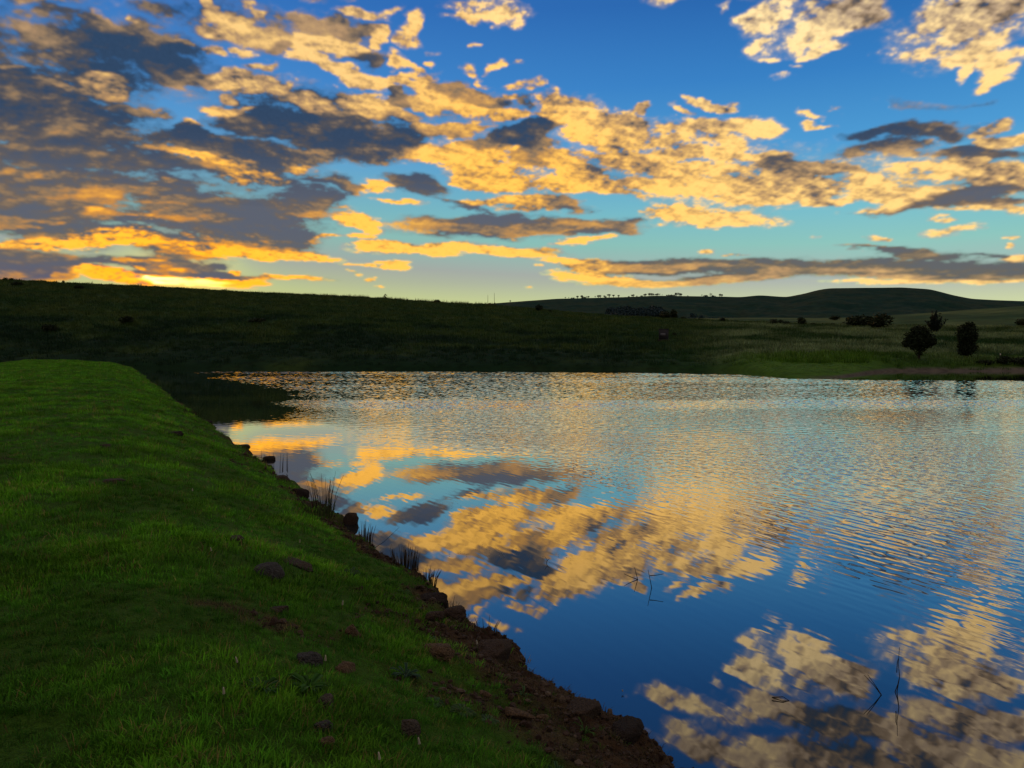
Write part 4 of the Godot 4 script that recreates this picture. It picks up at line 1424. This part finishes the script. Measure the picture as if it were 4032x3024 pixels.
	reeds("reed_tuft", "rough grass tuft by the dark stone far along the shore", "reeds", on_bank(30.5, 2.7), 30, 0.5, 0.35, 0.4, 0.012, green, 211, rd)
	stick("long slanting stalk rising out of the reed tuft", on_bank(9.6, 2.98), [[Vector3(0, 0, 0), Vector3(0.16, 0.11, 0.02), Vector3(0.36, 0.30, 0.04)]], 0.004, dead)
	stick("pair of crossed twigs in open water, left of the upright forked one", Vector3(1.37, 0, -8.62), [[Vector3(0.06, -0.03, 0), Vector3(0.05, 0.03, 0), Vector3(0.02, 0.14, 0)], [Vector3(0.06, 0.0, 0), Vector3(-0.03, 0.035, 0.0), Vector3(-0.10, 0.07, 0.01)]], 0.0055, dead)
	stick("forked twig standing in open water with one level arm", Vector3(1.52, 0, -8.32), [[Vector3(0.02, -0.05, 0), Vector3(0.0, 0.06, 0), Vector3(-0.03, 0.20, 0)], [Vector3(-0.01, 0.135, 0), Vector3(0.06, 0.14, 0), Vector3(0.14, 0.155, 0)]], 0.0055, dead)
	stick("small bent twig making a flat loop on the water", Vector3(2.0, 0, -5.62), [[Vector3(-0.06, 0.012, -0.01), Vector3(0.02, 0.022, 0), Vector3(0.06, 0.0, 0.02)], [Vector3(-0.055, 0.012, -0.005), Vector3(0.0, 0.004, 0.03), Vector3(0.06, 0.002, 0.02)]], 0.004, dead)
	stick("double reed leaning left out of the pond at the right", Vector3(2.81, 0, -5.70), [[Vector3(0.0, -0.03, 0), Vector3(-0.06, 0.065, 0), Vector3(-0.125, 0.155, 0)], [Vector3(0.0, -0.03, 0.01), Vector3(-0.07, 0.066, 0), Vector3(-0.15, 0.15, 0.0)]], 0.004, dead)
	stick("tall upright reed with a feathery head at the right", Vector3(2.94, 0, -5.75), [[Vector3(-0.01, -0.03, 0), Vector3(0.012, 0.12, 0), Vector3(0.0, 0.22, 0), Vector3(0.006, 0.345, 0)], [Vector3(-0.01, 0.15, 0), Vector3(-0.008, 0.23, 0), Vector3(0.0, 0.26, 0)], [Vector3(-0.02, 0.0, 0), Vector3(0.0, 0.06, 0), Vector3(0.013, 0.13, 0)]], 0.0038, dead)
	stick("single short stalk in the calm blue water near the bank", Vector3(0.12, 0, -6.15), [[Vector3(0, -0.02, 0), Vector3(0, 0.03, 0), Vector3(0.002, 0.06, 0)]], 0.004, dead)
	stick("tiny upright twig in the golden reflection", Vector3(0.42, 0, -9.3), [[Vector3(0, -0.02, 0), Vector3(0.01, 0.04, 0), Vector3(-0.02, 0.08, 0)], [Vector3(0.01, 0.03, 0), Vector3(0.03, 0.05, 0), Vector3(0.04, 0.055, 0)]], 0.004, dead)
	weeds()
	floating()
	far_side()
	print("all ", Time.get_ticks_msec() - t0)

# low leafy plants on the slope
func weed(label: String, at: Vector3, n: int, l: float, w: float, flat: float, col: Color, seed_: int) -> void:
	var r := RandomNumberGenerator.new()
	r.seed = seed_
	var st := start()
	for i in n:
		var a := TAU * i / n + r.randf() * 0.5
		var d := Vector3(cos(a), 0, sin(a))
		var side := Vector3(-d.z, 0, d.x)
		var ll := l * r.randf_range(0.6, 1.1)
		var ww := w * r.randf_range(0.7, 1.1)
		var rise := r.randf_range(0.4, 1.0) * (1.0 - flat)
		var p0 := Vector3(0, 0.0, 0)
		var p1 := d * ll * 0.35 + Vector3(0, ll * 0.45 * rise + 0.01, 0)
		var p2 := d * ll * 0.75 + Vector3(0, ll * 0.65 * rise + 0.01, 0)
		var p3 := d * ll + Vector3(0, ll * 0.55 * rise, 0)
		var c := col * r.randf_range(0.75, 1.25)
		var dip := Vector3(0, -ww * 0.18, 0)
		for q in [-1.0, 1.0]:
			var o: Vector3 = side * ww * 0.5 * q
			tri(st, p0 + dip * 0.0, p1 + dip, p1 + o * 0.8, c)
			tri(st, p1 + dip, p2 + dip, p1 + o * 0.8, c)
			tri(st, p1 + o * 0.8, p2 + dip, p2 + o, c)
			tri(st, p2 + dip, p3, p2 + o, c)
	var o := obj("weed", done(st), leaf_mat)
	o.position = at
	o.rotation.z = -0.3
	tag(o, label, "weed", "leafy weeds on the slope")

func weeds() -> void:
	weed("blue green thistle rosette on the bare earth", on_bank(4.29, 1.53), 11, 0.11, 0.028, 0.3, Color(0.030, 0.075, 0.045), 301)
	weed("creeping round leaved weed patch on the slope, left clump", on_bank(3.95, 1.58), 16, 0.075, 0.040, 0.7, Color(0.034, 0.080, 0.030), 302)
	weed("creeping round leaved weed patch on the slope, middle clump", on_bank(3.83, 1.70), 18, 0.085, 0.042, 0.7, Color(0.040, 0.085, 0.034), 303)
	weed("creeping round leaved weed patch on the slope, right clump", on_bank(3.80, 1.84), 14, 0.07, 0.038, 0.7, Color(0.045, 0.090, 0.045), 304)
	weed("small bright sprout alone on the bare earth near the water", on_bank(4.29, 2.33), 7, 0.075, 0.020, 0.1, Color(0.050, 0.120, 0.040), 305)
	weed("broad leaved dock plant in the near grass", on_bank(3.85, 0.86), 12, 0.13, 0.050, 0.3, Color(0.028, 0.095, 0.014), 306)
	weed("second dock plant left of the broad leaved one", on_bank(3.80, 0.62), 11, 0.12, 0.045, 0.3, Color(0.026, 0.085, 0.014), 307)
	weed("grey leaved weed above the big red brown boulder", on_bank(5.35, 2.15), 12, 0.09, 0.022, 0.3, Color(0.045, 0.080, 0.050), 308)
	weed("leafy sprig on the brink below the drooping reeds", on_bank(6.9, 2.45), 14, 0.11, 0.030, 0.2, Color(0.030, 0.080, 0.018), 309)
	weed("low weed on the slope under the long brown rock slab", on_bank(7.1, 2.0), 13, 0.12, 0.030, 0.4, Color(0.034, 0.075, 0.030), 310)
	weed("narrow leaved sprout beside the rounded boulder with a scar", on_bank(3.75, 2.45), 9, 0.09, 0.016, 0.0, Color(0.040, 0.100, 0.020), 311)
	weed("dark leafy weed at the very bottom of the slope", on_bank(3.15, 1.9), 14, 0.10, 0.026, 0.2, Color(0.024, 0.070, 0.018), 312)
	var r := RandomNumberGenerator.new()
	r.seed = 77
	# pale seed heads and clover flowers standing in the turf
	var white := mat(Color(0.34, 0.33, 0.26), 0.8)
	var spots := [[3.95, 0.55, "left of the second dock plant"], [4.15, 1.02, "beside the angular grey stone"], [3.5, 0.42, "alone in the near turf at left"], [5.3, 1.42, "upslope of the pointed tan stone"], [7.5, 1.6, "beyond the long brown rock slab"], [9.2, 0.8, "on the crest past the farthest small brown stone"], [2.95, 0.95, "at the bottom edge of the turf"], [3.15, 1.2, "under the pale flat faced stone"], [4.9, 2.3, "on the earth by the big red brown boulder"], [6.4, 0.7, "upslope of the blue grey boulder"]]
	for i in spots.size():
		var st := start()
		var h := r.randf_range(0.07, 0.11)
		var lean := Vector3(r.randf_range(-0.02, 0.02), 0, r.randf_range(-0.02, 0.02))
		tube(st, [Vector3.ZERO, Vector3(0, h * 0.6, 0) + lean * 0.5, Vector3(0, h, 0) + lean], 0.0016, 0.0012, 4)
		var hd := start()
		tube(hd, [Vector3(0, h - 0.004, 0) + lean, Vector3(0, h + 0.006, 0) + lean * 1.1, Vector3(0, h + 0.018, 0) + lean * 1.3, Vector3(0, h + 0.026, 0) + lean * 1.4], 0.0065, 0.003, 5)
		var o := thing("seed_head", "pale seed head on a thin stem, " + spots[i][2], "flower", on_bank(spots[i][0], spots[i][1]), 0.0, "pale seed heads dotted through the turf")
		obj("stem", done(st), green_stem(), o)
		obj("head", done(hd), white, o)

var _stem: StandardMaterial3D
func green_stem() -> StandardMaterial3D:
	if _stem == null:
		_stem = mat(Color(0.05, 0.09, 0.02), 0.8)
	return _stem

func floating() -> void:
	var bits := mat(Color(0.26, 0.25, 0.22), 0.8)
	var r := RandomNumberGenerator.new()
	r.seed = 55
	for a in [["scum_patch", "line of floating specks across the golden reflection", -0.69, 12.5, 1.5, 0.5, 70], ["scum_patch", "pale scum flecks floating beyond the drooping reeds", 0.0, 9.75, 0.8, 0.4, 40], ["scum_patch", "white froth against the big red brown boulder", -0.12, 5.95, 0.10, 0.14, 26], ["scum_patch", "white froth by the rounded boulder with a pale scar", 0.30, 5.15, 0.09, 0.05, 22]]:
		var st := start()
		for i in int(a[6]):
			var x: float = a[2] + r.randfn() * a[4] * 0.5
			var f: float = a[3] + r.randfn() * a[5] * 0.5 - (x - a[2]) * 0.35
			var q := r.randf_range(0.004, 0.013)
			var th := r.randf() * TAU
			var p := Vector3(x, 0.012, -f)
			var e := Vector3(cos(th), 0, sin(th)) * q
			var g := Vector3(-sin(th), 0, cos(th)) * q * 0.6
			for k in 4:
				var m := [e, g, -e, -g]
				tri(st, p + Vector3(0, 0.004, 0), p + m[(k + 1) % 4], p + m[k])
		var o := obj(a[0], done(st), bits)
		tag(o, a[1], "scum")
		o.set_meta("kind", "stuff")
	var brown := mat(Color(0.05, 0.028, 0.018), 0.85)
	for a in [["curled brown leaf pair standing in the water off the big boulder", 0.02, 5.75], ["dark curled leaf floating off the near boulders", 0.46, 5.22], ["lone white petal floating on the open blue water", 0.84, 5.72]]:
		var st := start()
		var big := 0.018 if not a[0].begins_with("lone") else 0.011
		for k in 3:
			var th := TAU * k / 3.0 + 0.4
			var e := Vector3(cos(th), 0, sin(th)) * big
			var n := Vector3(-e.z, 0, e.x) * 0.5
			var up := Vector3(0, big * 1.4, 0)
			tri(st, Vector3.ZERO, e * 0.6 + n + up * 0.6, e + up * 1.2)
			tri(st, Vector3.ZERO, e + up * 1.2, e * 0.6 - n + up * 0.6)
		var o := obj("leaf", done(st), bits if a[0].begins_with("lone") else brown)
		o.position = Vector3(a[1], 0.012, -a[2])
		tag(o, a[0], "leaf", "leaves floating near the shore")

func ordinal(n: int) -> String:
	var ones := ["", "first", "second", "third", "fourth", "fifth", "sixth", "seventh", "eighth", "ninth", "tenth", "eleventh", "twelfth", "thirteenth", "fourteenth", "fifteenth", "sixteenth", "seventeenth", "eighteenth", "nineteenth", "twentieth"]
	return ones[n] if n <= 20 else ("twenty-" if n < 30 else "thirty-") + ones[n % 10]

# trees, bushes, the cabinet and the poles across the water
func far_side() -> void:
	var bark := mat(Color(0.030, 0.022, 0.016), 0.95)
	var darkleaf := mat(Color(0.016, 0.030, 0.012), 0.8)
	darkleaf.vertex_color_use_as_albedo = true
	var blueleaf := mat(Color(0.014, 0.026, 0.024), 0.8)
	blueleaf.vertex_color_use_as_albedo = true
	tree("bushy_tree", "rounded dark tree narrowing to its foot by the pond", "tree", on_hill(0.529, 102.5), trunk_mesh(3.2, 0.16, 6, 0.9, 401),
		crown_mesh([[Vector3(0, 2.6, 0), Vector3(1.9, 1.5, 1.9)], [Vector3(-1.0, 2.3, 0.2), Vector3(1.2, 1.0, 1.3)], [Vector3(1.1, 2.5, 0), Vector3(1.1, 1.0, 1.2)], [Vector3(0.1, 3.7, 0), Vector3(1.2, 0.9, 1.2)], [Vector3(0.1, 1.3, 0), Vector3(0.8, 0.9, 0.8)], [Vector3(-1.9, 2.0, 0), Vector3(0.45, 0.4, 0.5)], [Vector3(1.9, 2.2, 0.2), Vector3(0.45, 0.45, 0.5)], [Vector3(-0.7, 4.0, 0), Vector3(0.45, 0.4, 0.5)], [Vector3(0.9, 3.7, 0), Vector3(0.4, 0.4, 0.5)], [Vector3(-1.3, 3.2, 0.3), Vector3(0.4, 0.4, 0.5)]], 4600, 0.17, 411), darkleaf, bark)
	tree("bushy_tree", "tall column shaped dark tree nearest the right edge", "tree", on_hill(0.591, 105.5), trunk_mesh(3.6, 0.15, 7, 0.7, 402),
		crown_mesh([[Vector3(0, 3.4, 0), Vector3(1.35, 1.3, 1.35)], [Vector3(0.05, 1.7, 0), Vector3(1.2, 1.5, 1.2)], [Vector3(-0.5, 4.2, 0), Vector3(0.75, 0.65, 0.8)], [Vector3(0.45, 4.3, 0), Vector3(0.7, 0.75, 0.8)], [Vector3(0.7, 3.2, 0), Vector3(0.8, 0.9, 0.8)], [Vector3(-1.1, 2.6, 0.3), Vector3(0.5, 0.5, 0.5)], [Vector3(1.15, 1.5, 0.2), Vector3(0.4, 0.5, 0.5)], [Vector3(0.1, 4.75, 0), Vector3(0.35, 0.4, 0.4)], [Vector3(-0.9, 1.0, 0), Vector3(0.5, 0.5, 0.5)]], 4600, 0.17, 412), darkleaf, bark)
	# the spiky one: shoots fan out from its foot
	var r := RandomNumberGenerator.new()
	r.seed = 413
	var st := start()
	for i in 90:
		var a := r.randf() * TAU
		var lean := r.randf_range(0.0, 0.62)
		var l := r.randf_range(3.0, 5.2) * (1.0 - 0.35 * lean)
		var d := Vector3(cos(a) * sin(lean), cos(lean), sin(a) * sin(lean))
		for k in 34:
			var q := r.randf_range(0.22, 1.0)
			var p := d * l * q + Vector3(r.randfn(), r.randfn(), r.randfn()) * 0.10
			var u := (d + Vector3(r.randfn(), r.randfn(), r.randfn()) * 0.5).normalized() * 0.24
			var w := u.cross(Vector3(r.randfn(), r.randfn(), r.randfn())).normalized() * 0.10
			var g := r.randf_range(0.7, 1.3)
			tri(st, p - u, p + w, p + u, Color(g, g, g))
			tri(st, p - u, p + u, p - w, Color(g, g, g))
	tree("spiky_tree", "spiky fan shaped dark tree behind the two pond side trees", "tree", on_hill(0.549, 166.0), trunk_mesh(2.4, 0.2, 6, 1.0, 403), done(st), blueleaf, bark)
	# bushes: t, f, width, height, label
	var bush_a := crown_mesh([[Vector3(0, 0.42, 0), Vector3(0.5, 0.42, 0.5)], [Vector3(-0.28, 0.34, 0.1), Vector3(0.28, 0.30, 0.3)], [Vector3(0.27, 0.38, -0.1), Vector3(0.28, 0.32, 0.3)]], 700, 0.075, 421)
	var bush_b := crown_mesh([[Vector3(0.05, 0.5, 0), Vector3(0.42, 0.48, 0.42)], [Vector3(-0.25, 0.35, 0), Vector3(0.3, 0.34, 0.3)], [Vector3(0.2, 0.75, 0), Vector3(0.22, 0.24, 0.22)]], 700, 0.075, 422)
	var stem := trunk_mesh(0.55, 0.05, 5, 0.18, 423)
	var list := [
		["left of two round dark bushes behind the pond side trees", 0.451, 204.0, 6.6, 4.0, 0], ["right of two round dark bushes behind the pond side trees", 0.478, 192.0, 6.4, 4.1, 1],
		["dark bush clump right of centre, leftmost of three", 0.340, 224.0, 2.6, 2.2, 0], ["dark bush clump right of centre, middle of three", 0.349, 224.0, 2.0, 1.6, 1], ["dark bush clump right of centre, rightmost of three", 0.356, 222.0, 2.2, 1.6, 0],
		["lone dark bush between the clump of three and the round pair", 0.376, 219.0, 2.9, 2.5, 1], ["low bush just right of the lone dark bush", 0.391, 216.0, 1.6, 1.1, 0],
		["small bush on the slope above the round pair", 0.416, 214.0, 1.4, 1.0, 0],
		["dark bush on the hill shoulder below the skyline dip", 0.035, 279.0, 3.6, 2.6, 1], ["smaller bush right of the shoulder bush", 0.049, 277.0, 1.7, 1.2, 0],
		["left of the dark tree pair on the brow near the far wood", 0.198, 250.0, 4.0, 3.2, 0], ["right of the dark tree pair on the brow, slightly taller", 0.210, 248.0, 3.0, 3.4, 1], ["small bush beside the dark tree pair on the brow", 0.222, 246.0, 1.8, 1.4, 0],
		["bush on the left skyline where the grass fringe ends", -0.097, 297.0, 2.6, 1.7, 0], ["low bush on the far left skyline, leftmost", -0.656, 269.0, 1.8, 1.5, 0], ["second low bush on the far left skyline", -0.648, 269.0, 1.9, 1.1, 1],
		["round bush in the grass under the far left skyline", -0.641, 246.0, 3.6, 2.1, 0], ["dark shrub on the skyline left of the sun", -0.581, 274.0, 1.2, 1.1, 1], ["faint bush in the grass left of the sun", -0.561, 248.0, 3.0, 2.0, 0],
		["small bush on the skyline under the brightest cloud", -0.452, 276.0, 1.3, 1.0, 0], ["low bush by the brow right of the tree pair", 0.273, 236.0, 2.2, 1.5, 1],
		["dark waterside shrub at the right edge, nearest the frame", 0.662, 99.5, 2.6, 1.4, 0], ["dark waterside shrub second from the right edge", 0.640, 99.8, 2.4, 1.2, 1], ["dark waterside shrub third from the right edge", 0.615, 99.4, 2.0, 0.9, 0],
		["dark shrub at the foot of the left hill, in the shade", -0.60, 150.0, 3.2, 1.9, 0], ["dark shrub low on the left hill above the embankment end", -0.50, 162.0, 3.8, 2.0, 1], ["wide dark shrub patch on the middle of the left hill", -0.33, 170.0, 4.2, 1.8, 0],
		["small dark shrub beside the pale labelled cabinet", 0.211, 158.0, 1.3, 1.3, 1], ["dark bush at the far right under the mountain slope", 0.664, 330.0, 6.5, 3.6, 0], ["bush on the far slope above the round pair, left", 0.419, 420.0, 6.0, 3.2, 0], ["bush on the far slope above the round pair, right", 0.437, 410.0, 4.0, 2.2, 1]]
	for a in list:
		var p := on_hill(a[1], a[2])
		if a[2] > ridge_f(a[1]) + 20.0:
			p = Vector3(a[1] * a[2], far_h(a[1], a[2]), -a[2])
		var o := thing("bush", a[0], "bush", p - Vector3(0, 0.08, 0), a[1] * 40.0, "bushes on the far side of the pond")
		for part in [["stem", stem, bark], ["crown", bush_a if a[5] == 0 else bush_b, darkleaf]]:
			obj(part[0], part[1], part[2], o).scale = Vector3(a[3], a[4], a[3])
	# an airy sapling on the skyline
	var sap := crown_mesh([[Vector3(-0.2, 1.3, 0), Vector3(0.5, 0.35, 0.5)], [Vector3(0.5, 1.5, 0), Vector3(0.35, 0.25, 0.4)], [Vector3(0.1, 1.8, 0), Vector3(0.4, 0.3, 0.4)]], 70, 0.16, 431)
	tree("sapling", "thin airy sapling standing alone on the left skyline", "tree", on_hill(-0.1645, 291.5), trunk_mesh(1.7, 0.05, 5, 0.5, 432), sap, darkleaf, bark)
	# the dark cabinet with a pale plate
	var k := thing("cabinet", "dark upright cabinet with a pale plate on the far bank", "cabinet", on_hill(0.197, 150.0), -0.15)
	st = start()
	box(st, Vector3(0, 1.35, 0), Vector3(1.8, 2.1, 1.2))
	box(st, Vector3(0, 2.44, 0), Vector3(1.9, 0.10, 1.3))
	obj("body", done(st), mat(Color(0.030, 0.032, 0.040), 0.7), k)
	st = start()
	box(st, Vector3(0, 0.18, 0), Vector3(2.35, 0.5, 1.6))
	obj("plinth", done(st), mat(Color(0.035, 0.034, 0.032), 0.9), k)
	st = start()
	box(st, Vector3(-0.16, 1.42, 0.62), Vector3(0.95, 0.42, 0.04))
	obj("plate", done(st), mat(Color(0.12, 0.13, 0.15), 0.6), k)
	# a small white marker post on the right bank
	var mp := thing("marker_post", "small white topped marker post on the right bank", "post", on_hill(0.635, 105.0), 0.0)
	st = start()
	tube(st, [Vector3(0, -0.1, 0), Vector3(0, 0.4, 0), Vector3(0, 0.75, 0)], 0.04, 0.04, 6)
	obj("shaft", done(st), bark, mp)
	st = start()
	box(st, Vector3(0, 0.85, 0), Vector3(0.10, 0.24, 0.08))
	obj("cap", done(st), mat(Color(0.75, 0.75, 0.7), 0.6), mp)
	# trees on the far skyline
	var kinds := []
	kinds.append([trunk_mesh(0.7, 0.10, 5, 0.2, 441), crown_mesh([[Vector3(0, 0.72, 0), Vector3(0.36, 0.26, 0.36)], [Vector3(-0.2, 0.62, 0), Vector3(0.2, 0.17, 0.2)], [Vector3(0.2, 0.68, 0), Vector3(0.2, 0.2, 0.2)]], 150, 0.085, 451)])
	kinds.append([trunk_mesh(0.75, 0.10, 6, 0.3, 442), crown_mesh([[Vector3(0, 0.86, 0), Vector3(0.5, 0.12, 0.5)], [Vector3(-0.2, 0.74, 0), Vector3(0.25, 0.1, 0.25)], [Vector3(0.22, 0.76, 0), Vector3(0.25, 0.1, 0.25)]], 130, 0.085, 452)])
	kinds.append([trunk_mesh(0.4, 0.06, 5, 0.2, 443), crown_mesh([[Vector3(0, 0.45, 0), Vector3(0.5, 0.4, 0.5)], [Vector3(0.3, 0.35, 0), Vector3(0.3, 0.3, 0.3)], [Vector3(-0.3, 0.4, 0), Vector3(0.3, 0.3, 0.3)]], 170, 0.10, 453)])
	kinds.append([trunk_mesh(0.9, 0.04, 7, 0.28, 444), crown_mesh([[Vector3(0, 0.85, 0), Vector3(0.4, 0.25, 0.4)], [Vector3(0.2, 0.6, 0), Vector3(0.3, 0.2, 0.3)]], 34, 0.09, 454)])
	var where := PackedVector3Array([
		Vector3(0.0691, 4.7, 1), Vector3(0.0736, 3.6, 1), Vector3(0.0774, 3.9, 2), Vector3(0.0800, 4.7, 2), Vector3(0.0849, 9.2, 0), Vector3(0.0905, 10.3, 0),
		Vector3(0.0922, 8.1, 2), Vector3(0.0946, 5.6, 2), Vector3(0.0972, 6.1, 0), Vector3(0.0993, 6.7, 0), Vector3(0.1079, 6.7, 3), Vector3(0.1118, 9.5, 0),
		Vector3(0.1142, 10.0, 0), Vector3(0.1196, 7.8, 0), Vector3(0.1214, 6.1, 2), Vector3(0.1257, 11.4, 1), Vector3(0.1316, 8.6, 1), Vector3(0.1381, 8.3, 0),
		Vector3(0.1514, 3.9, 2), Vector3(0.1556, 7.8, 0), Vector3(0.1574, 8.3, 0), Vector3(0.1618, 3.6, 2), Vector3(0.1681, 4.5, 2), Vector3(0.1714, 7.2, 0),
		Vector3(0.1729, 9.2, 0), Vector3(0.1772, 10.0, 3), Vector3(0.1787, 10.6, 0), Vector3(0.1812, 9.5, 0), Vector3(0.1829, 8.6, 0), Vector3(0.1853, 5.0, 0),
		Vector3(0.1873, 7.8, 0), Vector3(0.1889, 8.3, 0), Vector3(0.1915, 7.0, 3), Vector3(0.1946, 3.9, 3), Vector3(0.2004, 4.5, 2), Vector3(0.2035, 6.1, 2),
		Vector3(0.2066, 6.7, 2), Vector3(0.2097, 6.1, 2), Vector3(0.2127, 11.7, 0), Vector3(0.2155, 11.1, 3), Vector3(0.2176, 10.0, 0), Vector3(0.2191, 9.7, 0),
		Vector3(0.2277, 2.8, 2), Vector3(0.2462, 5.8, 3), Vector3(0.2502, 6.1, 2), Vector3(0.2525, 6.7, 2), Vector3(0.2577, 10.9, 3), Vector3(0.2598, 6.7, 2),
		Vector3(0.2613, 4.5, 2), Vector3(0.2639, 2.8, 2), Vector3(0.2696, 10.0, 0), Vector3(0.2720, 8.6, 0), Vector3(-0.0288, 4.2, 2), Vector3(-0.0226, 3.3, 2),
		Vector3(-0.0023, 6.4, 0),
	])
	var words := ["round topped tree", "flat topped umbrella tree", "bushy tree", "bare thin tree"]
	var counts := {}
	for i in where.size():
		var w := where[i]
		var kind := int(w.z)
		var t := w.x
		var size := w.y
		var side := "left" if t < 0.166 else ("middle" if t < 0.27 else "right")
		counts[side] = counts.get(side, 0) + 1
		var kk: Array = kinds[kind]
		var o := thing("skyline_tree", "%s on the far ridge, %s from the left in the %s row" % [words[kind], ordinal(counts[side]), side], "tree", Vector3(t * F_FAR, far_h(t, F_FAR) - 0.3 - size * 0.3, -F_FAR), i * 1.7, "trees along the far skyline")
		obj("trunk", kk[0], bark, o).scale = Vector3.ONE * size
		obj("crown", kk[1], darkleaf, o).scale = Vector3(size * (1.35 if kind == 2 else 1.0), size, size)
	for a in [["left of two thin masts on the skyline dip", -0.0313, 22.0], ["right of two thin masts on the skyline dip", -0.0229, 26.0]]:
		st = start()
		tube(st, [Vector3(0, -1, 0), Vector3(0, a[2] * 0.5, 0), Vector3(0, a[2], 0)], 0.55, 0.3, 5)
		var o := obj("mast", done(st), bark)
		o.position = Vector3(a[1] * F_FAR, far_h(a[1], F_FAR) - 1.0, -F_FAR)
		tag(o, a[0], "mast", "masts on the far skyline")
	# the plantation on the far slope
	var woodleaf := mat(Color(0.022, 0.052, 0.062), 0.8)
	var tall := crown_mesh([[Vector3(0, 0.62, 0), Vector3(0.3, 0.36, 0.3)], [Vector3(0.1, 0.35, 0), Vector3(0.28, 0.3, 0.28)]], 110, 0.09, 461)
	var mm := MultiMesh.new()
	mm.transform_format = MultiMesh.TRANSFORM_3D
	mm.mesh = tall
	mm.instance_count = 560
	for i in mm.instance_count:
		var t := rng.randf_range(0.124, 0.196)
		var f := rng.randf_range(1080.0, 1180.0)
		if i > 360:
			t = rng.randf_range(0.03, 0.30)
			f = rng.randf_range(1000.0, 1130.0) - absf(t - 0.16) * 500.0
		var size := rng.randf_range(11.0, 16.0) * (1.0 if i <= 360 else 0.5)
		mm.set_instance_transform(i, Transform3D(Basis(Vector3.UP, rng.randf() * TAU).scaled(Vector3(size * 1.3, size, size * 1.3)), Vector3(t * f, far_h(t, f), -f)))
	var wood := MultiMeshInstance3D.new()
	wood.name = "far_wood"
	wood.multimesh = mm
	wood.material_override = woodleaf
	add_child(wood, true)
	tag(wood, "dark blue plantation wood on the slope below the far skyline", "wood")
	wood.set_meta("kind", "stuff")
